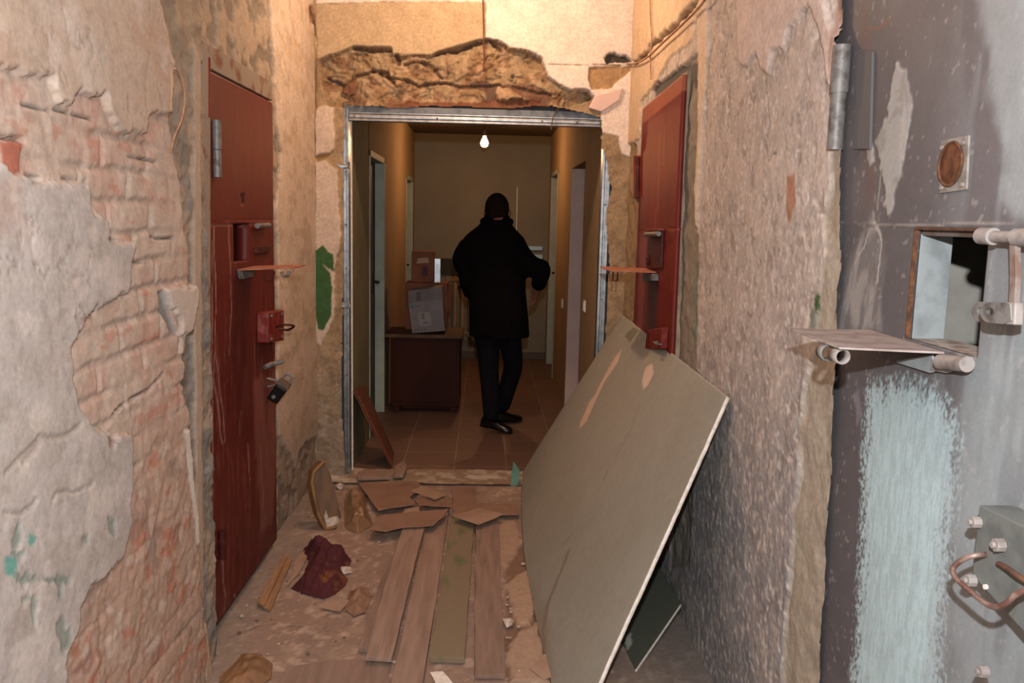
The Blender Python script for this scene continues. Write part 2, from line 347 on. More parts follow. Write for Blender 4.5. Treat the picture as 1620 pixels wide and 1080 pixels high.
# ---------- right wall
def right(L):
    u, v = L.u, L.v; n = L.n(8, 5, 1); n2 = L.n(35, 4, 2)
    L.h = (n-.5)*.007+(n2-.5)*.0018
    low = ss(1.45, .6, v)
    L.tint(ss(.52, .7, L.n(22, 4, 4, 1))*.35, S('bdb0a4')); L.tint(ss(.55, .7, L.n(6, 5, 5))*.35, S('9b9590'))
    L.tint(low*.9*(.75+.4*n).clip(0, 1), S('83858a'))
    st = ss(.58, .68, fbm(u*70, v*24, 4, 77)); L.tint(st*.3*low, S('b0b0ae')); L.h += st*low*.001
    st = ss(.62, .68, fbm(u*60, v*30, 4, 87)); L.tint(st*.6, S('c9c0b6'))
    p = ss(.62, .69, L.n(26, 4, 51)); L.tint(p*.45, S('857a70')); L.h -= p*.0018
    p = ss(.63, .68, L.n(60, 3, 52)); L.tint(p*.7, S('d6cec8'))
    p = ss(.55, .64, L.n(7, 5, 53, 1.6)); L.tint(p*.45*(1-low*.6), S('c6b9af')); L.h += p*.0015
    cr = abs(L.n(5, 5, 54)-.5); c_ = (1-ss(0, .012, cr))*ss(.5, .58, L.n(5, 3, 55)); L.tint(c_*.5, S('7d7268')); L.h -= c_*.002
    # broken zone beside the doorway and around the red door
    L.poly([(950, 210), (985, 225), (1008, 230), (1012, 420), (1004, 560), (940, 700), (900, 560)], S('9a8468'), -.008, .02, 14, .004, (L.n(12, 4, 6)-.5)*.03)
    L.poly([(1082, 100), (1108, 80), (1106, 300), (1102, 560), (1090, 900), (1060, 900), (1064, 560), (1078, 200)], S('8b8478'), -.010, .012, 16, .004, (L.n(14, 4, 7)-.5)*.022)
    L.poly([(1033, 138), (1042, 132), (1078, 104), (1100, 100), (1102, 130), (1096, 142), (1088, 120), (1034, 154)], S('5c5a58'), -.014, .006, 30, .003)  # dark mortar; the lip's shadow over the door is put into this colour
    # smooth light plaster near the corner
    L.poly([(900, -300), (1120, -300), (1100, 60), (1060, 95), (1034, 140), (1016, 160), (1012, 220), (990, 232), (985, 250), (978, 215), (950, 200)], S('cdb79c'), .010, .01, 18, .002, (n-.5)*.004)
    L.poly([(1104, -20), (1122, -20), (1122, 100), (1114, 200), (1108, 300), (1104, 380), (1102, 300), (1108, 200), (1108, 80)], S('cfbda8'), .012, .006, 30, .002)
    L.line([(1128, 60), (1122, 100), (1118, 190)], .010, .012, S('857a6e'), .008)  # groove beside the pale stripe, its shadow painted in as a dark colour
    # pink smooth layer
    L.poly([(1167, -300), (1168, 0), (1172, 100), (1184, 104), (1199, 82), (1208, 112), (1219, 118), (1225, 80), (1243, 76), (1250, 42), (1264, 30), (1282, 6), (1298, 40), (1308, 80), (1312, 128), (1324, 150), (1330, 60), (1312, 30), (1308, 0), (1330, -300)], S('cbbcb4'), .011, .005, 26, .0015, (n-.5)*.003)
    L.poly([(1246, 280), (1258, 276), (1258, 320), (1252, 352), (1245, 346)], S('a8806a'), None, .006, 40, .003)
    # chase with cable
    L.line([(955, 92), (978, 96), (1002, 100), (1020, 88), (1042, 66), (1072, 40), (1110, -8)], .024, .03, S('6f5a45'), .02, 14)
    for q in ([(1210, 120), (1216, 200), (1210, 225), (1216, 245)], [(1145, 255), (1142, 275)], [(1120, 235), (1112, 300)], [(1234, 235), (1216, 250)], [(1108, 440), (1102, 500), (1100, 600)], [(1320, 370), (1302, 520), (1290, 700), (1296, 800)]): L.line(q, .004, .006, S('7c736b'), .01)
    L.poly([(1098, 420), (1101, 420), (1098, 520), (1092, 560)], S('5f7f70'), None, .003, 60, .003, al=.7)
    # grey-beige render along the big door
    L.poly([(1312, -300), (1318, 0), (1330, 60), (1318, 130), (1314, 190), (1312, 300), (1300, 340), (1306, 400), (1296, 470), (1290, 560), (1270, 620), (1262, 760), (1250, 880), (1240, 1000), (1232, 1200), (1500, 1200), (1500, -300)], S('a39a8c'), -.006, .010, 18, .003, (L.n(9, 4, 8)-.5)*.02)
    L.poly([(1322, -300), (1334, -300), (1338, 60), (1318, 130), (1320, 40)], S('8e5b48'), None, .004, 40, .003, al=.5)
    L.poly([(1288, 468), (1295, 464), (1297, 488), (1290, 494)], S('3f5a38'), None, .004, 60, .003)
    L.poly([(1284, 490), (1296, 492), (1290, 520), (1280, 540)], S('7f8378'), None, .006, 60, .003)
def keep_right(u, v):
    P = PX(XR).pts([(1329, -400), (1329, 60), (1326, 370), (1318, 640), (1306, 800), (1299, 900), (1290, 1080), (1270, 1500), (2600, 2500), (2600, -1500)])
    return ~(sdpoly(P, u, v)+(fbm(u*18, v*18, 3, 5)-.5)*.012 > 0)
o = wall('wall_right', PX(XR), geo(1.6, YE+.01, .0034, True), np.arange(-.02, ZC, .0072), right, m_rub, (-1, 0, 0), keep_right, base=S('b6aca6'), seed=41); struct(o)
# masonry behind the right wall with the cell-door opening
struct(box('wall_right', (XR+.07, 1.98, -.02), (XR+.60, YE, ZC), m_conc, bevel=0))
# ---------- end wall with the broken lintel
OPEN = [(545, 168), (620, 170), (700, 166), (760, 170), (870, 167), (900, 173), (950, 186), (951, 235), (957, 240), (966, 300), (957, 350), (963, 420), (960, 480), (952, 620), (948, 765), (547, 765), (541, 600), (544, 400)]
def end(L):
    u, v = L.u, L.v; n = L.n(7, 5, 1); n2 = L.n(30, 4, 2)
    L.h = (n-.5)*.03+(n2-.5)*.012
    L.tint(ss(.5, .66, L.n(13, 4, 3))*.5, S('7d6650'))
    # broken lintel: deep stepped stone
    rg = [(505, 90), (530, 85), (560, 72), (620, 74), (622, 88), (680, 86), (740, 66), (790, 62), (805, 76), (858, 88), (868, 120), (885, 134), (932, 143), (940, 152), (900, 172), (870, 166), (545, 166), (520, 170), (508, 130)]
    stp = L.n(5, 5, 4, .6); q = np.floor(stp*11)/11
    am = (q-.5)*.16+(L.n(22, 4, 5)-.5)*.035
    L.poly(rg, None, -.045, .012, 16, .004, am)
    inr = sdpoly(L.pl.pts(rg), u, v) > 0
    L.tint(inr*ss(.5, .6, L.n(11, 4, 6))*.5, S('8a6a48'))
    L.tint(inr*ss(.57, .64, L.n(16, 4, 9))*.5, S('6a4232'))
    cr = abs(L.n(8, 5, 14, .5)-.5); c_ = inr*(1-ss(0, .02, cr)); L.tint(c_*.55, S('5c4434')); L.h -= c_*.016
    L.tint(inr*ss(.58, .66, L.n(24, 4, 15))*.4, S('c2a88a'))
    L.poly([(742, 128), (770, 126), (786, 134), (784, 158), (770, 162), (766, 142), (745, 138)], S('5a4640'), -.06, .006, 30, .004, al=.85)
    L.poly([(810, 130), (850, 134), (880, 152), (868, 166), (840, 158), (812, 146)], S('64443a'), -.05, .008, 30, .004, al=.7)
    L.poly([(545, 126), (556, 120), (568, 128), (560, 144), (548, 150), (538, 144)], S('6e4636'), -.04, .006, 30, .004, al=.7)
    for l in ([(600, 115), (640, 125), (660, 134), (700, 132), (740, 136), (790, 132), (830, 140), (870, 150)], [(590, 108), (610, 112), (622, 130)], [(560, 74), (590, 78), (622, 76), (630, 100)], [(680, 84), (720, 80), (740, 70), (768, 62), (792, 76)], [(640, 102), (668, 96), (700, 122)], [(515, 120), (540, 135), (560, 118), (590, 112)]):
        L.line(l, .014, .028, S('6a5242'), .014, 20)
    L.poly([(600, 168), (640, 158), (720, 160), (760, 158), (830, 156), (870, 164), (870, 172), (600, 172)], S('6a3d2c'), -.05, .008, 30, .004, al=.8)
    # beige render, upper left
    L.poly([(500, -300), (500, 8), (640, 4), (768, 4), (768, 60), (740, 68), (700, 78), (684, 86), (622, 84), (620, 74), (560, 72), (530, 84), (506, 92), (500, 80)], S('b29d80'), .006, .006, 20, .002, (n2-.5)*.003)
    L.poly([(500, -300), (500, 6), (640, 3), (770, 4), (768, 60), (790, 63), (807, 76), (832, 79), (858, 91), (867, 120), (885, 134), (900, 141), (930, 142), (938, 151), (951, 172), (952, 208), (978, 216), (982, 244), (1030, 260), (1100, -300)], S('e0d3c8'), .012, .006, 20, .0015, (n-.5)*.004)
    L.poly([(500, 7), (640, 5), (768, 4), (768, 60), (740, 68), (700, 78), (684, 86), (622, 84), (620, 74), (560, 72), (530, 84), (506, 92), (500, 80)], S('b29d80'), .006, .006, 20, .002, (n2-.5)*.004)
    L.poly([(932, 107), (960, 104), (1005, 106), (985, 122), (966, 141), (936, 142), (930, 125)], S('a88a66'), -.008, .006, 30, .003, (n2-.5)*.02)
    L.line([(868, 101), (930, 103), (1000, 102)], .004, .005, S('8a6c50'), .004)
    L.poly([(954, 92), (966, 84), (990, 88), (1002, 98), (960, 99)], S('4c443c'), -.03, .008, 30, .004)
    # left column
    L.poly([(500, 172), (512, 166), (528, 170), (530, 235), (512, 252), (534, 270), (536, 330), (541, 372), (530, 420), (530, 498), (508, 548), (498, 540)], S('c7b5a4'), .014, .006, 25, .002, (n-.5)*.004)
    L.poly([(497, 250), (506, 243), (526, 242), (514, 252), (502, 256)], S('94774f'), -.01, .003, 40, .002)
    L.poly([(498, 398), (505, 392), (512, 388), (520, 398), (528, 402), (529, 430), (522, 425), (526, 450), (524, 500), (512, 522), (504, 520), (500, 500)], S('3f5f38'), .016, .004, 50, .002)
    L.poly([(511, 418), (514, 419), (528, 432), (526, 434)], S('c7b5a4'), .014, .001, 50, .001)
    L.tint(ss(.56, .66, L.n(30, 4, 12))*.5*ss(.9, .5, v), S('bdb2a8'))
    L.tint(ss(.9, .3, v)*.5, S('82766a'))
    L.line([(488, 0), (499, 60), (497, 170)], .012, .01, None, .01)
def keep_end(u, v):
    return ~(sdpoly(PY(YE).pts(OPEN), u, v)+(fbm(u*16, v*16, 3, 8)-.5)*.02 > 0)
struct(wall('wall_end', PY(YE), np.arange(XL-.02, XR+.03, .0062), np.arange(-.02, ZC, .0062), end, m_rub, (0, -1, 0), keep_end, base=S('a08a6c'), seed=61))
# soffit wedge of white plaster at the right end of the lintel
pl = PY(YE)
sof = [pl.p3(*p) for p in ((930, 172), (951, 178), (978, 160), (985, 140), (960, 148), (940, 153))]
struct(prism('trim_1', sof, (0, -.035, 0), m_cream, bevel=.006))
# masonry behind the ragged edge
bm = bmesh.new()
a_box(bm, (XL, YE+.12, -.02), (-.835, YE+.2, ZC)); a_box(bm, (.70, YE+.12, -.02), (XR+.1, YE+.2, ZC)); a_box(bm, (-.84, YE+.12, 2.18), (.71, YE+.2, ZC))
struct(obj('wall_end', bm, mat('dark_grey_masonry', '55565a', '46464a', 12, .4, .7, .95, 0, .5, .006))).name = 'wall_end_core'
# ---------- floor of the near corridor
def floor(L):
    u, v = L.u, L.v; n = L.n(5, 5, 1); n2 = L.n(26, 4, 2)
    L.h = (n-.5)*.008+(n2-.5)*.003; L.h = np.minimum(L.h, .004)-.002
    L.tint(ss(.5, .7, n)*.5, S('9c8474')); L.tint(ss(.56, .66, L.n(14, 5, 3))*.4, S('a8957f')); L.tint(ss(.6, .66, L.n(30, 4, 4))*.5, S('c2ad9c'))
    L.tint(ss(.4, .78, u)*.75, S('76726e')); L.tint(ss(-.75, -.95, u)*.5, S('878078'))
    for q in ([(505, 1000), (515, 985), (520, 960)], [(425, 900), (560, 880)], [(360, 1010), (420, 985), (560, 1000)], [(500, 870), (500, 960), (640, 975)]): L.line(q, .004, .004, S('7a6658'), .008)
    L.poly([(800, 860), (830, 860), (870, 1080), (800, 1080)], S('7d6455'), -.006, .02, 14, .006)
    for q in ([(780, 828), (815, 822), (826, 860), (800, 905), (790, 890)], [(800, 925), (835, 900), (850, 960), (835, 990), (815, 985)], [(820, 1000), (852, 985), (866, 1080), (812, 1080), (800, 1040)]): L.poly(q, S('a38b78'), .008, .012, 25, .004, (n2-.5)*.006)
struct(wall('floor', PZ(0), np.arange(-1.12, .95, .011), geo(1.6, YE+.1, .0042, True), floor, m_floor, (0, 0, 1), base=S('8f7a6e'), seed=81))
struct(box('floor', (-1.2, -.6, -.2), (1.4, YE+.06, -.015), m_conc, bevel=0)).name = 'floor_slab'
bm = bmesh.new(); a_box(bm, (XL-.1, -.6, ZC), (XR+.2, YE+.2, ZC+.1)); struct(obj('ceiling', bm, m_cream))
struct(box('wall_back', (XL-.2, -.7, -.02), (XR+.6, -.6, ZC), m_conc, bevel=0))
# concrete sill between the rooms
def sill(L):
    n = L.n(9, 4, 1); L.h = (n-.5)*.014; L.tint(ss(.5, .64, L.n(16, 4, 2))*.7, S('bcae9e')); L.tint(ss(.6, .68, L.n(7, 4, 3))*.6, S('dcd3c9'))
struct(wall('trim_2', PZ(.012), np.arange(XL+.02, XR-.02, .012), np.arange(YE-.14, YE+.16, .012), sill, m_floor, (0, 0, 1), base=S('94806c'), seed=91))
# ---------- far corridor
FL, FR, FB, FZ = -.81, .67, 9.5, 2.46
m_tile, nt, b = newmat('brown_floor_tile')
tc = nt.nodes.new('ShaderNodeTexCoord'); mp = nt.nodes.new('ShaderNodeMapping'); nt.links.new(tc.outputs['Object'], mp.inputs[0]); mp.inputs['Location'].default_value = (.185, .04, 0)
br = nt.nodes.new('ShaderNodeTexBrick'); br.offset = 0; br.inputs['Scale'].default_value = 1; br.inputs['Brick Width'].default_value = .33; br.inputs['Row Height'].default_value = .33
br.inputs['Mortar Size'].default_value = .0035; br.inputs['Color1'].default_value = (*S('765a4c'), 1); br.inputs['Color2'].default_value = (*S('6d5245'), 1); br.inputs['Mortar'].default_value = (*S('9a8474'), 1)
nt.links.new(mp.outputs[0], br.inputs['Vector']); n_ = nz(nt, 7, 5)
nt.links.new(mix(nt, ramp(nt, n_.outputs['Fac'], .4, .7, 0, .5), br.outputs['Color'], S('6b5244')), b.inputs['Base Color']); b.inputs['Roughness'].default_value = .55
struct(box('floor', (FL-.2, YE+.10, -.1), (FR+.2, FB+.1, 0), m_tile, bevel=0)).name = 'floor_tiled'
struct(box('ceiling', (FL-.3, YE+.2, FZ), (FR+.3, FB+.1, FZ+.1), m_ceil, bevel=0)).name = 'ceiling_far'
bm = bmesh.new(); a_box(bm, (FL-.3, FB, 0), (FR+.3, FB+.1, FZ)); struct(obj('wall_far', bm, m_back))
def side_wall(name, x, dx, holes, m, y0=YE+.16):
    """wall from y0 to FB with door openings; thickness to the outside"""
    bm = bmesh.new(); y = y0
    xa, xb = sorted((x, x+dx))
    for (a, b_, z) in holes:
        a_box(bm, (xa, y, 0), (xb, a, FZ)); a_box(bm, (xa, a, z), (xb, b_, FZ)); y = b_
    a_box(bm, (xa, y, 0), (xb, FB, FZ)); return struct(obj(name, bm, m))
side_wall('wall_far_left', FL, -.16, [(5.9, 6.78, 2.0), (8.55, 9.3, 1.97)], m_ochre, 5.88)
side_wall('wall_far_right', FR, .22, [(6.02, 7.02, 1.97), (8.35, 9.25, 2.05)], m_ochre)
# green wallboard lining with its white cut edge, first stretch of the left side
t = struct(box('wall_far_left', (FL-.1, YE+.13, .0), (FL, 5.9, FZ), m_gdry, bevel=0)); t.name = 'wall_far_lining'
struct(box('trim_3', (FL-.002, YE+.115, .0), (FL+.012, YE+.131, 2.125), m_gyps, bevel=.001))
# door sets of the far corridor
def far_door(n, x, dx, y0, y1, z, open_leaf=False, hz=1.05, pale=True):
    t = empty('door_%d' % n, (x, (y0+y1)/2, 0), kind='structure'); s = 1 if dx > 0 else -1
    bm = bmesh.new(); xa, xb = sorted((x-s*.006, x+s*.07))
    a_box(bm, (xa, y0, 0), (xb, y0+.04, z)); a_box(bm, (xa, y1-.045, 0), (xb, y1, z)); a_box(bm, (xa, y0, z-.045), (xb, y1, z))
    obj('door_frame', bm, m_frame, t, bevel=.003)
    xa, xb = sorted((x+s*.075, x+s*.115)); lf = box('door_leaf', (xa, y0+.005, .01), (xb, y1-.005, z-.01), m_leaf, t)
    hb = bmesh.new(); hy = y1-.10; a_box(hb, (min(x+s*.066, x+s*.075), hy-.02, hz-.1), (max(x+s*.066, x+s*.075), hy+.02, hz+.08)); obj('lock_plate', hb, m_black, lf, bevel=.002)
    tube('door_handle', [(x+s*.072, hy, hz), (x+s*.03, hy, hz), (x+s*.028, hy-.03, hz), (x+s*.03, hy-.11, hz)], .009, m_black, lf)
    return t
far_door(4, FL, -1, 5.9, 6.78, 2.0)
far_door(5, FL, -1, 8.55, 9.3, 1.97)
far_door(6, FR, 1, 8.35, 9.25, 2.05, hz=1.0)
# pale reveal of the open doorway on the right with the room beyond
struct(box('trim_4', (FR+.002, 7.005, 0), (FR+.30, 7.03, 1.97), m_cream, bevel=0))
bm = bmesh.new(); a_box(bm, (FR+1.2, 5.6, 0), (FR+1.3, 7.4, FZ)); a_box(bm, (FR+.2, 5.5, 0), (FR+1.3, 5.6, FZ)); a_box(bm, (FR+.2, 7.35, 0), (FR+1.3, 7.45, FZ)); a_box(bm, (FR+.2, 5.5, -.1), (FR+1.3, 7.45, 0)); a_box(bm, (FR+.2, 5.5, FZ), (FR+1.3, 7.45, FZ+.1))
struct(obj('wall_side_room', bm, m_cream))
struct(box('baseboard_far', (FL+.001, FB-.02, 0), (FR-.001, FB, .08), mat('grey_skirting', '5e5850', None, 10), bevel=.003))
# ---------- galvanised studs around the doorway
def stud(x0, x1, z0, z1, label, horiz=False, y0=YE+.02, y1=YE+.095):
    t = empty('metal_stud', (x0, y0, z0), label, 'metal stud', 'metal studs framing the doorway')
    bm = bmesh.new(); th = .0012
    if horiz:
        prof = [(y0, z1), (y0, z1-.004), (y0+.004, z1-.012), (y0, z1-.02), (y0, z0+.018), (y0+.004, z0+.01), (y0, z0+.003), (y0, z0), (y1, z0), (y1, z1)]
        P = [(x0, a, b_) for a, b_ in prof]; a_prism(bm, P, (x1-x0, 0, 0))
    else:
        w_ = x1-x0
        prof = [(x0, y1), (x0, y0), (x0+w_*.3, y0), (x0+w_*.4, y0+.004), (x0+w_*.55, y0+.004), (x0+w_*.65, y0), (x1, y0), (x1, y1)]
        P = [(a, b_, z0) for a, b_ in prof]; a_prism(bm, P, (0, 0, z1-z0))
    obj('channel', bm, m_galv, t, bevel=.0008)
    return t
def screws(t, pts, r=.006):
    for p in pts:
        bm = bmesh.new(); a_tube(bm, [p, (p[0], p[1]-.005, p[2])], [r, r*.6], 8); obj('screw', bm, m_iron, t)
t = stud(-.835, -.803, 0, 2.155, 'upright galvanised stud on the left side of the doorway'); screws(t, [(-.82, YE+.02, z) for z in (.25, .62, 1.25, 1.5, 1.8)])
for z in (1.02, 1.82):   # crumpled fixing tabs
    bm = bmesh.new(); a_box(bm, (-.86, YE+.005, z), (-.80, YE+.02, z+.035)); bmesh.ops.subdivide_edges(bm, edges=bm.edges, cuts=2)
    for v in bm.verts: v.co += Vector([random.uniform(-.005, .005) for _ in range(3)])
    obj('fixing_tab', bm, m_galv, t)
t = stud(-.80, .655, 2.09, 2.135, 'long horizontal galvanised stud across the doorway top', True); screws(t, [(x, YE+.02, 2.112) for x in (-.77, -.3, .3, .5, .635)])
t = stud(.655, .700, 0, 2.13, 'upright galvanised stud on the right side of the doorway'); screws(t, [(.68, YE+.02, z) for z in (1.1, 1.65, 1.95)])
t = empty('metal_track', (-.835, YE+.03, 2.14), 'grey metal track above the long stud under the broken lintel', 'metal track')
bm = bmesh.new(); a_box(bm, (-.835, YE+.05, 2.137), (.66, YE+.12, 2.175)); obj('channel', bm, mat('dull_galvanised', '6f7478', '5c6064', 20, rough=.5, metal=.5), t, bevel=.001)
# =================================================================== CELL DOORS
def quad_panel(name, pl, corners, thick_dir, fn, m, holes=None, ns=160, nt_=360, parent=None, thickness=.05, base=None, seed=1, rim=None):
    """panel from four pixel corners (near-bottom, far-bottom, far-top, near-top) lying in plane pl, relief and colour by fn, optional hatch hole in (s,t)"""
    A, B, D, E_ = [pl.p3(*c) for c in corners]
    s = np.linspace(0, 1, ns); t = np.linspace(0, 1, nt_)
    if holes: 
        s0, s1, t0, t1 = holes
        for v_ in (s0, s1): s[np.argmin(abs(s-v_))] = v_
        for v_ in (t0, t1): t[np.argmin(abs(t-v_))] = v_
    SS, TT = np.meshgrid(s, t, indexing='ij'); SS = SS.ravel()[:, None]; TT = TT.ravel()[:, None]
    pos = A*(1-SS)*(1-TT)+B*SS*(1-TT)+D*SS*TT+E_*(1-SS)*TT
    q = pos-pl.o; u = q@pl.e1/(pl.e1@pl.e1); v = q@pl.e2/(pl.e2@pl.e2)
    L = Lay(pl, u, v, base, seed); fn(L)
    out = np.array(thick_dir, float); out /= np.linalg.norm(out)
    pos = pos-np.outer(L.h, out)
    i, j = np.meshgrid(np.arange(ns-1), np.arange(nt_-1), indexing='ij')
    a = (i*nt_+j).ravel(); qd = np.stack([a, a+nt_, a+nt_+1, a+1], 1)
    if holes:
        cs = (s[:-1]+s[1:])/2; ct = (t[:-1]+t[1:])/2; CS, CT = np.meshgrid(cs, ct, indexing='ij')
        k = ~((CS > s0) & (CS < s1) & (CT > t0) & (CT < t1)).ravel(); qd = qd[k]
    # orient away from thick_dir
    nrm = np.cross(pos[qd[0, 1]]-pos[qd[0, 0]], pos[qd[0, 3]]-pos[qd[0, 0]])
    if nrm@out > 0: qd = qd[:, ::-1]
    me = bpy.data.meshes.new(name); used = np.unique(qd); mp_ = -np.ones(len(pos), int); mp_[used] = np.arange(len(used)); qd = mp_[qd]; pos = pos[used]; col = L.c[used]
    me.vertices.add(len(pos)); me.vertices.foreach_set('co', pos.astype(np.float32).ravel()); me.loops.add(qd.size); me.loops.foreach_set('vertex_index', qd.ravel().astype(np.int32))
    me.polygons.add(len(qd)); me.polygons.foreach_set('loop_start', np.arange(0, qd.size, 4, dtype=np.int32)); me.update(calc_edges=True)
    at = me.color_attributes.new('Col', 'FLOAT_COLOR', 'POINT'); c4 = np.ones((len(pos), 4), np.float32); c4[:, :3] = np.clip(col, .003, .95); at.data.foreach_set('color', c4.ravel())
    o = link(name, me, [m]+([rim] if rim else []), parent)
    sm = o.modifiers.new('thick', 'SOLIDIFY'); sm.thickness = thickness; sm.offset = -1
    if rim: sm.material_offset_rim = 1
    return o, (A, B, D, E_)
def bil(Q, s, t): A, B, D, E_ = Q; return A*(1-s)*(1-t)+B*s*(1-t)+D*s*t+E_*(1-s)*t
# ---- left red door
XD = XL+.03
pd = PX(XD)
def red_left(L):
    L.h = (L.n(4, 3, 1)-.5)*.004
    L.tint(ss(.45, .7, L.n(3, 4, 2, 1.5))*.5, S('571915')); L.tint(ss(.56, .62, fbm(L.u*50, L.v*6, 4, 9))*.35*ss(1.5, .8, L.v), S('8d5a4c'))
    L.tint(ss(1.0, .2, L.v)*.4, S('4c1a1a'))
    for q in ([(338, 360), (341, 480), (338, 600), (352, 700)], [(362, 352), (365, 480), (362, 560)], [(340, 560), (352, 650), (356, 700)], [(392, 700), (395, 760)], [(336, 380), (335, 700), (337, 900)], [(380, 650), (378, 690)], [(350, 880), (356, 950), (352, 980)], [(412, 700), (416, 800)], [(370, 940), (374, 980)]):
        L.line(q, .008, 0, S('a5877c'), .012, 20, al=.7)
    L.poly([(400, 600), (434, 590), (436, 760), (430, 830), (412, 840), (404, 700)], S('8a5b52'), None, .02, 12, .02, al=.45)
    L.line([(331, 351), (433, 348)], .004, .003, S('83392c'), .001); L.line([(332, 355), (433, 352)], .004, .004, S('3c110f'), .001)
    L.poly([(380, 308), (387, 306), (386, 322), (382, 324)], S('2a0d0c'), -.004, .002, 60, .002)
    L.poly([(366, 418), (400, 420), (402, 700), (372, 700)], S('4f1718'), None, .012, 12, .012, al=.5)
d1 = empty('door_1', V3(pd.p3(385, 920)), 'dark red steel cell door on the left wall, hatch shelf folded down', 'door', kind='structure')
cr = [(332, 1003), (438, 852), (431, 163), (331, 112)]
nl = pd.p2(332, 1003)
# hatch hole in panel coordinates
A_, B_, D_, E_ = [pd.p3(*c) for c in cr]
def st_of(pl, Q, px, py):
    p = pl.p3(px, py); A, B, D, E2 = Q; s, t = .5, .5
    for _ in range(30):
        r = bil(Q, s, t)-p; js = (bil(Q, s+1e-4, t)-bil(Q, s, t))/1e-4; jt = (bil(Q, s, t+1e-4)-bil(Q, s, t))/1e-4
        J = np.stack([js, jt], 1); d = np.linalg.lstsq(J, -r, rcond=None)[0]; s += d[0]; t += d[1]
    return s, t
Q1 = (A_, B_, D_, E_)
h0 = st_of(pd, Q1, 369, 416); h1 = st_of(pd, Q1, 394, 354)
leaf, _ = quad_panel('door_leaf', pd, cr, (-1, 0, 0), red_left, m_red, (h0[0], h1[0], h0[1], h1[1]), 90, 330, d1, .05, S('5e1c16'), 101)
# dark plate behind the hatch with a greenish strip of the cell
prism('hatch_back', [bil(Q1, a, b_)+np.array([-.12, 0, 0]) for a, b_ in ((h0[0]-.05, h0[1]-.02), (h1[0]+.25, h0[1]-.02), (h1[0]+.25, h1[1]+.02), (h0[0]-.05, h1[1]+.02))], (-.005, 0, 0), mat('cell_wall_green', '2c3028', None, 8), d1)
prism('inner_hatch_plate', [bil(Q1, a, b_)+np.array([-.055, 0, 0]) for a, b_ in ((h0[0]+.05, h0[1]), (h1[0]+.02, h0[1]), (h1[0]+.02, h1[1]), (h0[0]+.09, h1[1]))], (-.01, 0, 0), m_dred, d1)
# frame around the left door
fr = empty('door_frame', V3(pd.p3(331, 990)), 'pale mortar-smeared steel frame round the left red cell door', 'door frame', kind='structure')
fm = mat('mortar_smeared_frame', '8d8173', '77523f', 12, .52, .66, .85, 0, .3)
e = .035
def strip(pl, Q, s0, s1, t0, t1, dx, m, parent, name): prism(name, [bil(Q, s0, t0)+np.array([dx, 0, 0]), bil(Q, s1, t0)+np.array([dx, 0, 0]), bil(Q, s1, t1)+np.array([dx, 0, 0]), bil(Q, s0, t1)+np.array([dx, 0, 0])], (-.05*np.sign(dx)*-1 if False else -.06, 0, 0), m, parent, .003)
strip(pd, Q1, -.10, -.012, 0, 1.03, .008, fm, fr, 'frame_post'); strip(pd, Q1, -.10, 1.0, 1.005, 1.045, .0, fm, fr, 'frame_head')
tube('frame_edge', [V3(bil(Q1, -.03, .92)+np.array([.004, 0, 0])), V3(bil(Q1, -.03, 1.02)+np.array([.004, 0, 0]))], .009, m_redmet, fr)
# hinges
def barrel_px(pl, x, y0, y1, r, m, parent, name='hinge', dx=.012, n=14):
    a = pl.p3(x, y0); b_ = pl.p3(x, y1); a[0] += dx; b_[0] += dx; b_[1] = a[1]+(b_[1]-a[1])*.3
    mid = a*.49+b_*.51; bm = bmesh.new(); a_tube(bm, [a, mid*1.0], r, n); a_tube(bm, [mid+(a-b_)*-.01, b_], r*.92, n); return obj(name, bm, m, parent, smooth=True)
for (y0, y1, x, mm) in ((190, 280, 337, m_iron), (838, 884, 346, m_dred)):
    h = barrel_px(pd, x, y0, y1, .016, mm, d1)
    _sm(h)
    h['label'] = 'grey hinge barrel' if mm is m_iron else 'dark hinge barrel'
# folded-down hatch shelf
zs = pd.p3(372, 430)[2]; a0 = pd.p3(372, 424); a1 = pd.p3(396, 424); zt = zs+.005
yn, yf = a0[1], a1[1]+.03
sh = prism('hatch_shelf', [(XD+.01, yn, zt), (XD+.20, yn+.02, zt+.01), (XD+.22, yn+.05, zt+.01), (XD+.22, yf, zt+.01), (XD+.01, yf, zt)], (0, 0, .006), mat('pale_red_shelf', '9a5b44', 'b07a60', 20, .45, .65, .7), d1, .001)
tube('shelf_eye', [(XD+.11, yn+.02, zt), (XD+.11, yn+.02, zt-.04), (XD+.135, yn+.02, zt-.04), (XD+.145, yn+.02, zt)], .004, m_dred, sh)
tube('shelf_eye', [(XD+.17, yn+.03, zt-.002), (XD+.175, yn+.03, zt-.02), (XD+.195, yn+.03, zt-.02), (XD+.2, yn+.03, zt)], .006, m_iron, sh)
prism('hinge_bracket', [pd.p3(*p) for p in ((374, 426), (396, 426), (394, 437), (378, 441))], (.02, 0, 0), m_iron, d1)
tube('hatch_bolt', [V3(pd.p3(399, 357)+np.array([.02, 0, 0])), V3(pd.p3(418, 356)+np.array([.02, 0, 0]))], .011, m_iron, d1)
prism('bolt_bracket', [pd.p3(*p) for p in ((402, 390), (424, 388), (424, 398), (402, 401))], (.012, 0, 0), m_dred, d1)
prism('lock_box', [pd.p3(*p) for p in ((406, 494), (432, 490), (432, 538), (406, 542))], (.05, 0, 0), m_redmet, d1, .005)
lb = pd.p3(420, 516); lb[0] += .05
tube('ring_handle', curvy([lb+np.array([0, -.02, .0]), lb+np.array([.04, -.03, .012]), lb+np.array([.075, .0, .004]), lb+np.array([.04, .03, -.018]), lb+np.array([0, .02, -.012])], 5), .005, m_dred, d1)
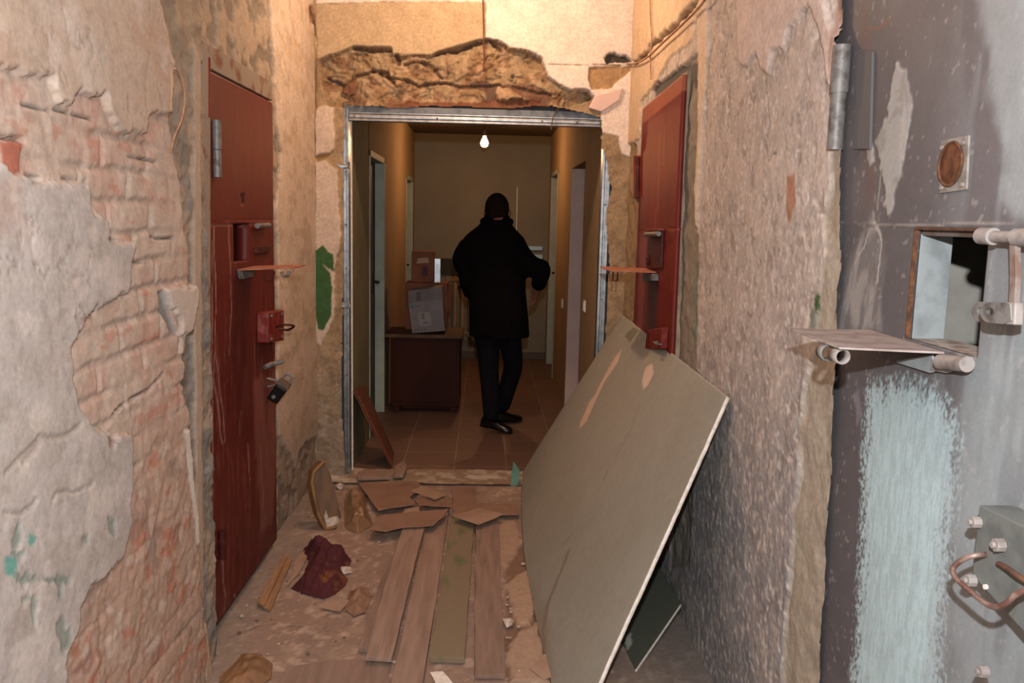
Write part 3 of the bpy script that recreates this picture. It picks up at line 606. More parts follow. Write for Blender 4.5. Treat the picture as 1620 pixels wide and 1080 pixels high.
for p in ((410, 499), (428, 496), (410, 536), (428, 532)):
    q = pd.p3(*p); tube('rivet', [V3(q+np.array([.048, 0, 0])), V3(q+np.array([.056, 0, 0]))], .007, m_iron, d1)
q = pd.p3(418, 576); tube('door_bolt', [V3(q+np.array([.01, -.03, -.008])), V3(q+np.array([.03, 0, 0])), V3(q+np.array([.06, .02, .005])), V3(q+np.array([.075, .03, .01]))], [.012, .012, .010, .012], m_iron, d1)
tube('hasp_loop', [V3(q+np.array([.0, .04, -.07])), V3(q+np.array([.04, .045, -.08])), V3(q+np.array([.045, .05, -.1])), V3(q+np.array([0, .05, -.11]))], .005, m_iron, d1)
# padlock
pk = empty('padlock', V3(q+np.array([.05, .045, -.15])), 'black padlock hanging tilted from the left red cell door', 'padlock')
c0 = q+np.array([.055, .045, -.125]); ux = np.array([.75, 0, .66]); ux /= np.linalg.norm(ux); uz = np.array([-.5, 0, .86]); 
ax = np.array([.55, 0, .83]); sx = np.array([.83, 0, -.55])
def pk_pt(a, b_, c): return V3(c0+ax*a+sx*b_+np.array([0, c, 0]))
prism('lock_body', [pk_pt(-.06, -.028, -.015), pk_pt(-.06, .024, -.015), pk_pt(.02, .028, -.015), pk_pt(.02, -.028, -.015)], (0, .03, 0), m_black, pk, .006)
prism('lock_cap', [pk_pt(.02, -.029, -.017), pk_pt(.02, .029, -.017), pk_pt(.052, .025, -.017), pk_pt(.052, -.029, -.017)], (0, .034, 0), mat('worn_brass_cap', '6a5a48', '4c4036', 30), pk, .005)
tube('shackle', curvy([pk_pt(.045, -.018, 0), pk_pt(.075, -.016, 0), pk_pt(.085, 0, 0), pk_pt(.075, .016, 0), pk_pt(.045, .018, 0)], 4), .005, m_iron, pk)
tube('keyhole_cover', [pk_pt(-.035, -.005, -.016), pk_pt(-.035, -.005, -.019)], .009, m_galv, pk)
# ---- right red door (half behind the leaning board), slightly ajar
XQ = XR
y_far = PX(XQ).p3(1017, 175)[1]; y_near = PX(XQ).p3(1076, 175)[1]
e1 = np.array([XQ-(XQ-.02), 0, 0])
pr = Plane((XQ-.010, y_far, 0), (-.014/(y_far-y_near), -1, 0), (0, 0, 1))
def red_right(L):
    L.h = (L.n(4, 3, 1)-.5)*.003
    L.tint(ss(.45, .7, L.n(3, 4, 2, 1.5))*.4, S('5a1a14')); 
    for q in ([(1043, 210), (1041, 300), (1042, 330)], [(1052, 200), (1050, 260)], [(1038, 330), (1036, 400)], [(1025, 380), (1022, 500)]): L.line(q, .009, 0, S('b0705c'), .01, 16, al=.6)
    L.poly([(1012, 375), (1028, 372), (1026, 520), (1008, 520)], S('8a5048'), None, .012, 14, .012, al=.6)
    L.line([(1014, 366), (1072, 362)], .004, .003, S('8a3c2e'), .001)
    L.poly([(1016, 150), (1084, 95), (1082, 142), (1017, 196)], S('9a5a42'), None, .003, 30, .004, al=.8)
    L.poly([(1028, 440), (1040, 440), (1038, 520), (1024, 520)], S('574a48'), None, .01, 20, .008, al=.7)
d2 = empty('door_2', V3(pr.p3(1040, 700)*np.array([1, 1, 0])), 'red steel cell door on the right wall behind the leaning board', 'door', kind='structure')
cq = [(992, 745), (1046, 880), (1080, 118), (1017, 172)]
Qr = [pr.p3(*c) for c in cq]; Qr[0][2] = .16; Qr[1][2] = .16
def qp2(name, pl, Q, *a, **k):
    class P2:  # plane whose corners are given directly
        pass
    old = pl.p3; it = iter(Q); res = {}
    class W(Plane):
        def p3(s, px, py): return next(it)
    w_ = W(pl.o, pl.e1, pl.e2)
    cors = [(0, 0)]*4
    r = None
    class LW(Plane): pass
    w_.p2 = pl.p2; w_.pts = pl.pts
    return quad_panel(name, w_, cors, *a, **k)
qp2('door_leaf', pr, Qr, (1, 0, 0), red_right, m_red, None, 90, 300, d2, .02, S('6c1f17'), 131)
frR = mat('pale_steel_frame', 'a3937e', '8a7a68', 12, .5, .66, .85, 0, .3)
f2 = empty('door_frame', V3(np.array([XR, y_near-.04, 0])), 'pale steel frame post beside the right red cell door', 'door frame', kind='structure')
prism('frame_post', [PX(XR-.004).p3(*p) for p in ((1079, 118), (1087, 112), (1078, 300), (1068, 560), (1052, 880), (1046, 880), (1060, 560), (1070, 300))], (.03, 0, 0), frR, f2, .002)
def onr(px, py, d=0.): p = pr.p3(px, py); p[0] -= d; return p
h = prism('hinge', [onr(1003, 246, -.01), onr(1014, 246, -.01), onr(1013, 314, -.01), onr(1003, 314, -.01)], (-.012, 0, 0), m_redmet, d2, .003)
tube('hinge_pin', [V3(onr(1013, 250, .01)), V3(onr(1012, 312, .01))], .012, m_dred, h)
prism('hatch_plate', [onr(*p) for p in ((1029, 364), (1051, 363), (1049, 424), (1026, 424))], (-.012, 0, 0), m_dred, d2, .003)
prism('hatch_edge', [onr(*p) for p in ((1027, 362), (1052, 361), (1052, 365), (1027, 366))], (-.02, 0, 0), m_redmet, d2, .001)
tube('hatch_bolt', [V3(onr(1032, 371, .03)), V3(onr(1053, 370, .03))], .011, m_iron, d2)
tube('hasp_ring', [V3(onr(1030, 412, .016)+np.array([0, .018*math.cos(a), .018*math.sin(a)])) for a in np.linspace(0, 2*math.pi, 12, endpoint=False)], .006, m_dred, d2, closed=True)
zq = onr(1040, 432)[2]; q0 = onr(1040, 432); q1 = onr(1026, 432)
sh = prism('hatch_shelf', [(q0[0]-.005, q0[1], zq), (q0[0]-.21, q0[1], zq+.004), (q0[0]-.225, q0[1]+.05, zq+.004), (q0[0]-.225, q1[1]+.08, zq+.004), (q1[0]-.005, q1[1]+.08, zq)], (0, 0, .006), mat('pale_red_shelf', '9a5b44', 'b07a60', 20, .45, .65, .7), d2, .001)
tube('shelf_eye', [(q0[0]-.18, q0[1]+.02, zq), (q0[0]-.18, q0[1]+.02, zq-.04), (q0[0]-.20, q0[1]+.02, zq-.04), (q0[0]-.20, q0[1]+.02, zq)], .004, m_dred, sh)
prism('hinge_bracket', [onr(*p) for p in ((1026, 434), (1042, 433), (1042, 444), (1026, 446))], (-.03, 0, 0), m_iron, d2, .003)
prism('lock_box', [onr(*p) for p in ((1034, 522), (1058, 518), (1056, 552), (1030, 552))], (-.03, 0, 0), m_redmet, d2, .004)
q = onr(1052, 541, .03); tube('lock_handle', [V3(q), V3(q+np.array([-.02, 0, 0])), V3(q+np.array([-.02, -.06, 0])), V3(q+np.array([0, -.08, 0]))], .004, m_iron, d2)
# ---- big grey door at the right edge
XG = XR+.02
pg = PX(XG)
def grey(L):
    u, v = L.u, L.v; L.h = (L.n(3, 3, 1)-.5)*.003
    L.tint(ss(.45, .7, L.n(4, 4, 2))*.4, S('6d696c')); L.tint(ss(.3, .0, abs(v-1.25)-.0)*.0, S('666666'))
    # upper right scuff
    L.poly([(1546, -100), (1556, 60), (1566, 140), (1586, 230), (1590, 340), (1640, 345), (1700, -100)], S('8f9699'), None, .02, 12, .02, al=.75)
    L.tint(ss(.5, .62, fbm(u*20, v*3, 4, 33))*ss(1.36, 1.30, u)*.45, S('a9b2b6'))
    # filler drip
    w = L.poly([(1418, 95), (1428, 108), (1436, 110), (1440, 140), (1441, 190), (1434, 225), (1428, 262), (1420, 300), (1408, 345), (1402, 345), (1400, 310), (1396, 270), (1389, 240), (1386, 228), (1394, 205), (1404, 185), (1410, 150)], S('9a9a98'), .002, .010, 40, .0015)
    L.tint(w*ss(.5, .6, L.n(30, 3, 5, .6))*.5, S('7d7a76'))
    L.poly([(1372, 228), (1380, 224), (1384, 255), (1376, 262), (1371, 250)], S('a4a4a2'), .001, .006, 60, .002)
    L.line([(1394, 270), (1388, 330)], .006, 0, S('8d8a84'), .004)
    # long pale drip at the right of it
    L.poly([(1432, 150), (1438, 190), (1430, 260), (1424, 245), (1430, 190)], S('a3a2a0'), .001, .004, 60, .002, al=.6)
    # white smear under the seam
    w = L.poly([(1382, 340), (1394, 385), (1400, 420), (1396, 440), (1390, 465), (1392, 520), (1350, 522), (1326, 520), (1333, 466), (1346, 410), (1366, 370)], None, None, .01, 20, .02)
    st = ss(.42, .62, fbm(u*40+v*8, v*10, 5, 44)); L.tint(w*(.25+.5*st), S('9a9896'))
    L.line([(1384, 350), (1392, 395), (1386, 440)], .005, 0, S('b5b3b0'), .012, al=.8); L.line([(1374, 365), (1352, 420)], .005, 0, S('a5a3a0'), .012, al=.8)
    # weld seam
    L.line([(1325, 352), (1440, 355), (1620, 352)], .0026, -.001, S('8f8a84'), .0015, al=.8); L.line([(1325, 356), (1440, 358)], .003, .002, S('403c3c'), .0015, al=.6)
    # turquoise brush strokes
    tq = [(1366, 604), (1376, 590), (1400, 592), (1440, 586), (1484, 600), (1520, 640), (1527, 700), (1522, 780), (1514, 860), (1506, 940), (1500, 1010), (1494, 1200), (1330, 1200), (1341, 1080), (1352, 940), (1357, 800), (1360, 700)]
    d = sdpoly(L.pl.pts(tq), u, v)
    br_ = ss(.0, .05, d+(fbm(u*110, v*26, 4, 55)-.5)*.06+(fbm(u*220, v*160, 2, 56)-.5)*.10)
    edge = ss(-.005, .004, d+(fbm(u*100, v*20, 3, 57)-.5)*.012)
    w = br_*edge*(.82+.18*ss(.40, .55, fbm(u*200, v*25, 3, 58)))
    L.tint(w*(.75+.22*ss(1.25, 1.0, v)), S('b0cad1'))
    # blue-white fog around and to the right
    L.tint(ss(.18, 0, np.hypot((u-1.32)*1.1, v-1.22))*.35, S('9fa8ab')); L.tint(ss(.09, 0, np.hypot(u-1.36, (v-1.08)*.8))*.4, S('a8b0b2'))
    L.tint(ss(1.46, 1.36, u)*ss(1.57, 1.5, v)*.45, S('8b9599')); st = ss(.45, .65, fbm(u*16, v*3, 4, 63)); L.tint(st*ss(1.6, 1.36, u)*.4, S('98a3a8'))
    for q in ([(1560, 700), (1556, 900), (1552, 1060)], [(1600, 560), (1640, 575)], [(1538, 560), (1640, 590)]): L.line(q, .003, 0, S('8a9092'), .006, al=.5)
    L.tint(ss(.78, .80, L.n(70, 2, 9))*.3, S('a9a6a4'))
    L.poly([(1350, 625), (1358, 612), (1364, 650), (1356, 670)], S('8d8a8c'), None, .008, 40, .008, al=.5)
    L.poly([(1290, 860), (1302, 850), (1306, 890), (1294, 905)], S('8d8a8c'), None, .012, 40, .012, al=.7)
    L.line([(1370, 46), (1390, 44), (1410, 28)], .003, 0, S('7a5040'), .003); L.poly([(1360, 0), (1372, 0), (1380, 300), (1372, 330)], S('6b4e48'), None, .012, 20, .012, al=.4)
Yg0, Yg1 = 1.0, 2.10
class GP(Plane): pass
gq = [np.array([XG, Yg1, .02]), np.array([XG, Yg0, .02]), np.array([XG, Yg0, 2.6]), np.array([XG, Yg1, 2.6])]
def ys(p): return (Yg1-p[1])/(Yg1-Yg0), (p[2]-.02)/2.58
g0 = ys(pg.p3(1434, 527)); g1 = ys(pg.p3(1566, 359)); g1 = (g1[0], ys(pg.p3(1442, 360))[1])
g0 = (g0[0], g0[1]-.004)
d3 = empty('door_3', (XG, 1.55, 0), 'large grey steel cell door at the right, open hatch, turquoise brush patch', 'door', kind='structure')
qp2('door_leaf', pg, gq, (1, 0, 0), grey, m_grey, (g0[0], g1[0], g0[1], g1[1]), 330, 640, d3, .012, S('5a585b'), 151)
Yh0 = Yg1-g0[0]*(Yg1-Yg0); Yh1 = Yg1-g1[0]*(Yg1-Yg0); Zh0 = .02+g0[1]*2.58; Zh1 = .02+g1[1]*2.58   # far edge, near edge, bottom, top
m_hatch = mat('grey_blue_hatch_lining', '8d9699', '7a8284', 25, .45, .65, .6, .1, .1)
m_rust2 = mat('rusty_frame', '4d3a32', '5f4334', 40, .42, .6, .75, .1, .3)
# lining of the hatch: far cheek, sill, head, near cheek
box('hatch_cheek', (XG+.012, Yh0, Zh0), (XG+.075, Yh0+.008, Zh1-.012), m_hatch, d3, .001)
box('hatch_cheek', (XG+.012, Yh1-.008, Zh0), (XG+.075, Yh1, Zh1), m_hatch, d3, .001)
box('hatch_head', (XG+.012, Yh1, Zh1-.004), (XG+.04, Yh0, Zh1+.01), m_rust2, d3, .001)
box('hatch_sill', (XG+.005, Yh1, Zh0-.008), (XG+.09, Yh0, Zh0), mat('pale_sill', 'b0aaa2', '8f7d72', 30), d3, .001)
prism('rust_edge', [(XG-.002, Yh0+.003, Zh0), (XG-.002, Yh0-.003, Zh0), (XG-.002, Yh0-.001, Zh1), (XG-.002, Yh0+.003, Zh1)], (.009, 0, 0), m_rust, d3, .001)['label'] = 'orange rusty edge strip'
prism('rust_edge', [(XG-.001, Yh0, Zh1+.002), (XG-.001, Yh1, Zh1+.002), (XG-.001, Yh1, Zh1-.004), (XG-.001, Yh0, Zh1-.004)], (.014, 0, 0), m_rust2, d3, .001)
prism('hatch_head_plate', [PX(XG+.014).p3(*p) for p in ((1442, 359), (1575, 361), (1575, 377), (1447, 372))], (.006, 0, 0), mat('brown_grey_header', '6a5f5b', '57483f', 20), d3, .001)
struct(box('wall_cell', (XG+.15, 1.94, -.02), (XG+.62, 1.96, 2.8), mat('cell_plaster', '96958d', '86857e', 14, .4, .7, .9, 0, .3), bevel=0))
struct(box('wall_cell', (XG+.62, .2, -.02), (XG+.66, 1.96, 2.8), m_dark, bevel=0)).name = 'wall_cell_side'
struct(box('wall_right', (XG, .0, -.02), (XG+.6, Yg0, ZC), m_conc, bevel=0)).name = 'wall_right_near'
struct(box('wall_right', (XG-.0, Yg0, 2.61), (XG+.6, 1.99, ZC), m_conc, bevel=0)).name = 'wall_right_lintel'
struct(box('wall_right', (XG+.03, 1.96, -.02), (XG+.1, 2.2, ZC), m_conc, bevel=0)).name = 'wall_right_jamb'
# hinge of the grey door
ha = pg.p3(1344, 74); hm = pg.p3(1342, 148); hb_ = pg.p3(1337, 237)
for v_ in (ha, hm, hb_): v_[0] = XG-.022; v_[1] = hm[1]
hg = tube('hinge', [V3(ha), V3(hm)], .021, m_iron, d3, 18); hg['label'] = 'grey hinge barrel'
tube('hinge_pin', [V3(hm), V3(hb_)], .018, m_iron, hg, 18); prism('hinge_wing', [pg.p3(*p) for p in ((1360, 78), (1384, 82), (1380, 236), (1354, 236))], (-.006, 0, 0), mat('dark_hinge_wing', '5b5a5c', None, 20), hg, .001)
# peephole
pp = prism('peephole_plate', [pg.p3(*p) for p in ((1492, 222), (1536, 214), (1532, 300), (1489, 306))], (-.004, 0, 0), mat('peep_plate', '77706a', '8d8882', 40), d3, .001)
pc = (pg.p3(1489, 262)+pg.p3(1531, 257))/2; pc[0] -= .004
bm = bmesh.new(); ry = abs(pg.p3(1491, 260)[1]-pg.p3(1527, 260)[1])/2; rz = abs(pg.p3(1510, 222)[2]-pg.p3(1510, 290)[2])/2
a_prism(bm, [pc+np.array([0, ry*math.cos(a), rz*math.sin(a)]) for a in np.linspace(0, 2*math.pi, 32, endpoint=False)], (-.003, 0, 0)); obj('peephole_cover', bm, mat('rusty_disc', '4a2c20', '6b4530', 45, .4, .62, .7, .2, .4), pp)['label'] = 'dark rusty oval cover'
tube('peephole_rim', [V3(pc+np.array([-.003, ry*math.cos(a), rz*math.sin(a)])) for a in np.linspace(0, 2*math.pi, 32, endpoint=False)], .0025, m_rust, pp, 8, closed=True)
for p in ((1495, 234), (1529, 226), (1527, 292), (1494, 297)):
    q = pg.p3(*p); tube('screw', [V3(q-np.array([.003, 0, 0])), V3(q-np.array([.008, 0, 0]))], .004, m_pale, pp, 8)
# hinge barrels and hasp above the hatch
z1 = pg.p3(1560, 376)[2]-.012
ya = pg.p3(1560, 376)[1]-.03
bm = bmesh.new(); xb = XG-.03
hs = empty('hatch_latch', (xb, ya, z1)); hs.parent = d3; hs.matrix_parent_inverse = Matrix.Translation(-d3.location)
def lx(px, py, d): p = PX(XG-d).p3(px, py); return p
A1 = lx(1552, 373, .03); A2 = lx(1572, 374, .03); A3 = lx(1600, 375, .03); A4 = lx(1680, 378, .03)
tube('barrel_cap', [V3(A1), V3(A2)], .0135, m_pale, hs, 16); tube('latch_rod', [V3(A2), V3(A3), V3(A4)], .009, m_pale, hs, 14); tube('barrel_cap', [V3(lx(1608, 375, .03)), V3(A4)], .0135, m_pale, hs, 16)
st_ = [lx(1596, 378, .034), lx(1606, 378, .034), lx(1607, 440, .034), lx(1603, 505, .034), lx(1594, 505, .034), lx(1597, 440, .034)]
prism('latch_strap', st_, (.009, 0, 0), mat('brown_worn_strap', '7d716b', '6a564c', 30), hs, .001)
ear = [(1598, 478), (1600, 510), (1590, 513), (1560, 510), (1552, 503), (1549, 494), (1552, 484), (1562, 478)]
def ring_plate(name, px, hole, d, th, m, parent):
    out = [lx(x, y, d) for x, y in px]; n = len(out); cx, cy, r = hole; inn = [lx(cx+r*math.cos(a), cy+r*math.sin(a), d) for a in np.linspace(0, 2*math.pi, 16, endpoint=False)]
    # outer resampled to match angles
    c = lx(cx, cy, d); bm = bmesh.new(); ang = lambda p: math.atan2(p[1], p[0])
    outs = []
    P = np.array(px, float)
    for a in np.linspace(0, 2*math.pi, 16, endpoint=False):
        dx, dy = math.cos(a), math.sin(a); best = None
        for i in range(n):
            x1, y1 = P[i]; x2, y2 = P[(i+1) % n]; den = dx*(y2-y1)-dy*(x2-x1)
            if abs(den) < 1e-9: continue
            t = ((x1-cx)*(y2-y1)-(y1-cy)*(x2-x1))/den; s_ = ((x1-cx)*dy-(y1-cy)*dx)/den
            if t > 0 and -.001 <= s_ <= 1.001 and (best is None or t < best): best = t
        outs.append(lx(cx+dx*best, cy+dy*best, d))
    v = np.array([th, 0, 0]); R = [[bm.verts.new(tuple(p)) for p in L_] for L_ in (outs, inn, [q+v for q in outs], [q+v for q in inn])]
    for i in range(16):
        j = (i+1) % 16
        for a_, b_ in ((0, 1), (1, 3), (3, 2), (2, 0)): bm.faces.new((R[a_][i], R[a_][j], R[b_][j], R[b_][i]))
    return obj(name, bm, m, parent, bevel=.0006)
ring_plate('latch_ear', ear, (1566, 493, 6), .062, .006, m_iron, hs)
ring_plate('latch_ear', [(x-14, y-1) for x, y in ear], (1552, 492, 6), .030, .006, m_iron, hs)
prism('latch_block', [lx(*p, .06) for p in ((1590, 478), (1606, 478), (1604, 514), (1590, 513))], (.014, 0, 0), m_pale, hs, .002)
# folded-down shelf
zz = 1.336
P_s = [PZ(zz).p3(*p) for p in ((1250, 519), (1408, 522), (1545, 548), (1525, 557), (1328, 549))]
P_s[1][0] = min(P_s[1][0], XG-.002); P_s[2][0] = XG-.004; P_s[3][0] = XG-.006
m_shelf = mat('pale_pink_grey_steel', 'a39a97', '8c7f7b', 22, .45, .65, .65, .1, .15)
sh = prism('hatch_shelf', P_s, (0, 0, -.004), m_shelf, d3, .0008); sh['label'] = 'folded-down pale steel shelf'
yA = P_s[4][1]; xA = P_s[4][0]
bm = bmesh.new(); a_tube(bm, [(xA+.012, yA+.01, zz-.019), (xA+.012, yA+.045, zz-.019)], .0145, 20, False); tb = obj('shelf_tube', bm, m_pale, sh, smooth=True); sm = tb.modifiers.new('t', 'SOLIDIFY'); sm.thickness = .003; sm.offset = -1
bm = bmesh.new(); a_tube(bm, [(xA+.006, yA+.06, zz-.02), (xA+.006, yA+.085, zz-.02)], .016, 20, False); tb = obj('shelf_tube', bm, m_iron, sh, smooth=True); sm = tb.modifiers.new('t', 'SOLIDIFY'); sm.thickness = .003; sm.offset = -1
tube('hinge_tube', [V3(lx(1488, 572, .02)), V3(lx(1530, 576, .02))], .0135, m_pale, d3, 18)
prism('hinge_plate', [lx(*p, .006) for p in ((1421, 570), (1478, 561), (1480, 588), (1474, 590), (1422, 574))], (-.004, 0, 0), m_hatch, d3, .001)
prism('hinge_wing', [lx(*p, .006) for p in ((1477, 568), (1510, 578), (1508, 588), (1500, 590), (1476, 586))], (-.006, 0, 0), m_pale, d3, .002)
# lock plate with bolts and a bent rod handle
lk = empty('lock_case', V3(lx(1580, 900, 0))); lk.parent = d3; lk.matrix_parent_inverse = Matrix.Translation(-d3.location)
PL = [lx(*p, .055) for p in ((1549, 798), (1538, 910), (1640, 1022), (1700, 1080), (1720, 900), (1640, 842))]
prism('lock_cover', [(p[0], p[1], p[2]) for p in PL], (.055, 0, 0), mat('grey_lock_cover', '6f7472', '626664', 25, .45, .65, .55, .2, .1), lk, .002)
for (x, y, r) in ((1550, 826, .008), (1587, 862, .009), (1542, 918, .0085), (1562, 1062, .008)):
    q = lx(x, y, .055); q2 = q+np.array([-.013, 0, 0]) ; bm = bmesh.new(); a_tube(bm, [q, q2], r*1.15, 8); a_tube(bm, [q2, q2+np.array([-.005, 0, 0])], r*.55, 12); obj('bolt', bm, m_pale, lk, bevel=.0008)
q = lx(1561, 928, .055); tube('rivet', [V3(q), V3(q-np.array([.004, 0, 0]))], .004, m_white, lk, 10)
hp = [(1560, 877, .056), (1545, 878, .075), (1525, 884, .088), (1508, 898, .095), (1512, 914, .10), (1534, 934, .10), (1556, 952, .10), (1574, 960, .10), (1592, 954, .10), (1608, 940, .095), (1630, 932, .085), (1660, 930, .056)]
tube('rod_handle', [V3(p) for p in curvy([lx(*p) for p in hp], 6)], .0042, mat('brown_rod', '6b4e46', '8d7a72', 40, .45, .65, .45, .3, .2), lk, 12)
hp = [(1580, 892, .056), (1592, 898, .062), (1612, 912, .066), (1640, 930, .06)]
tube('rod_end', [V3(p) for p in curvy([lx(*p) for p in hp], 5)], .0045, m_rust2, lk, 10)
# =================================================================== LEANING WALLBOARDS
tn = PX(XR-.02).p3(1150, 627); tf = PX(XR-.05).p3(984, 498)
tf[1] = min(tf[1], YE-.03)
bn = PZ(0).p3(900, 1190); bf = PZ(0).p3(826, 748)
bn[2] = bf[2] = .006
# keep it one plane: slope in x-z, taken from the near edge
o_ = bn.copy(); e1_ = bf-bn; e1_ /= np.linalg.norm(e1_); up_ = tn-bn; up_ -= e1_*(up_@e1_); up_ /= np.linalg.norm(up_)
ps = Plane(o_, e1_, up_)
def sheet_panel(name, pl, outline, fn, base, thick, m, rim, parent, ns=120, nt_=120, seed=1):
    """outline = (near-bottom, far-bottom, far-top, near-top) px; curved bottom through bow"""
    Q = [pl.p3(*c) for c in outline]
    return qp2(name, pl, Q, pl.n*(1 if (CP-pl.o)@pl.n < 0 else -1), fn, m, None, ns, nt_, parent, thick, base, seed, rim)
def sheet(L):
    L.h = (L.n(1.2, 2, 1)-.5)*.004
    L.tint(ss(.45, .7, L.n(2, 4, 2))*.35, S('8b897d'))
    t1 = [(974, 562), (980, 556), (984, 548), (978, 572), (966, 590), (956, 606), (942, 638), (930, 668), (920, 678), (921, 668), (934, 636), (944, 622), (950, 608), (962, 584)]
    L.poly(t1, S('cdb8a8'), -.0015, .003, 40, .0015)
    L.line([(984, 528), (978, 556), (960, 590)], .004, .001, S('a8988a'), .004)
    L.line([(990, 520), (975, 560), (956, 606), (944, 640)], .003, .002, S('8d8f94'), .003, al=.7)
    L.poly([(1022, 580), (1032, 574), (1034, 590), (1026, 608), (1018, 616), (1016, 600)], S('d0bfb2'), -.0015, .003, 40, .0015)
    L.poly([(1016, 562), (1024, 560), (1028, 576), (1022, 580)], S('a8967c'), None, .004, 40, .003, al=.6)
    L.poly([(988, 530), (1002, 517), (1010, 523), (996, 542)], S('6d6b5c'), None, .003, 40, .004, al=.8)   # old tape stain
    for q, c in (([(912, 870), (900, 905), (884, 950), (874, 1000), (876, 1060)], '6b5444'), ([(868, 790), (856, 830), (846, 890)], 'a99c86'), ([(968, 740), (956, 764), (944, 790)], 'a8987f'), ([(1014, 640), (1000, 680), (980, 720)], '7d7460'), ([(960, 760), (966, 745)], '6b5d4c'), ([(900, 640), (890, 680)], '9a8d76'), ([(905, 860), (915, 845)], '7a6654')):
        L.line(q, .022 if c == '6b5444' else .010, 0, S(c), .006, 12, al=.55)
    L.poly([(850, 920), (880, 960), (890, 1080), (868, 1080)], S('82755f'), None, .02, 12, .03, al=.5)
wb = empty('wallboard', V3(bn), 'large green-grey plasterboard sheet with torn paper leaning on the right wall', 'plasterboard')
corn = [(900, 1190), (826, 748), (984, 498), (1150, 627)]
nout = ps.n*(1 if (CP-ps.o)@ps.n > 0 else -1)
board, _ = sheet_panel('board', ps, corn, sheet, S('97988f'), .0125, m_sheet, m_gyps, wb, 260, 150, 171)
# bow the bottom edge slightly outward and roughen the cut edge near the camera
me = board.data; n_ = len(me.vertices); co = np.zeros(n_*3, np.float32); me.vertices.foreach_get('co', co); co = co.reshape(-1, 3)
q = co-ps.o; a_ = q@ps.e1; b_ = q@ps.e2; La = np.linalg.norm(bf-bn); Lb = max(b_.max(), 1e-3)
k = np.clip(a_/La, 0, 1); co += np.outer(-.055*np.sin(np.pi*k)*(1-b_/Lb)**2*1.0, [1, 0, 0])
edge = np.clip(1-(a_-(tn-ps.o)@ps.e1*(b_/Lb))/.03, 0, 1); co += np.outer(edge*(fbm(b_*14, b_*0, 4, 3)-.5)*.016, ps.e1)
edge2 = np.clip(1-(Lb-b_)/.03, 0, 1); co += np.outer(edge2*(fbm(a_*10, a_*0, 4, 4)-.5)*.012, ps.e2)
co[:, 2] = np.maximum(co[:, 2], .004)
me.vertices.foreach_set('co', co.ravel()); me.update()
# torn paper flap along the top of the near edge
# small board behind
sb = empty('wallboard', V3(PZ(0).p3(1005, 1060)), 'small dark offcut of plasterboard standing behind the large sheet', 'plasterboard')
c_b = PZ(.006).p3(1005, 1060); c_t = PX(XR-.03).p3(1077, 955); 
e2b = c_t-c_b; e2b /= np.linalg.norm(e2b)
far_b = PZ(.006).p3(975, 1020); e1b = far_b-c_b; e1b = np.array([-.06, 1, 0]); e1b -= e2b*(e1b@e2b); e1b /= np.linalg.norm(e1b)
pb = Plane(c_b, e1b, e2b); 
lt = pb.p3(1036, 885); 
hgt = np.linalg.norm(c_t-c_b)
Qb = [c_b, c_b+e1b*.32, lt, c_t]; Qb[1] = PZ(.006).p3(968, 985)
qp2('board', pb, Qb, pb.n*(1 if (CP-pb.o)@pb.n < 0 else -1), lambda L: L.poly([(990, 1008), (998, 1002), (1000, 1020), (992, 1028)], S('a5a59c'), None, .004, 60, .003), m_sheet, None, 40, 40, sb, .0125, S('55584e'), 181, m_gyps)
# teal scrap at the far end of the sheet
P_ = PY(YE-.13); prism('plastic_scrap', [P_.p3(*p) for p in ((812, 730), (821, 742), (823, 747), (819, 770), (807, 772))], (.0, .02, 0), mat('teal_foil', '5f8a78', '6f9a88', 12, rough=.6), None, .002); tag(bpy.data.objects['plastic_scrap'], 'small teal plastic scrap at the far foot of the large leaning sheet', 'scrap')
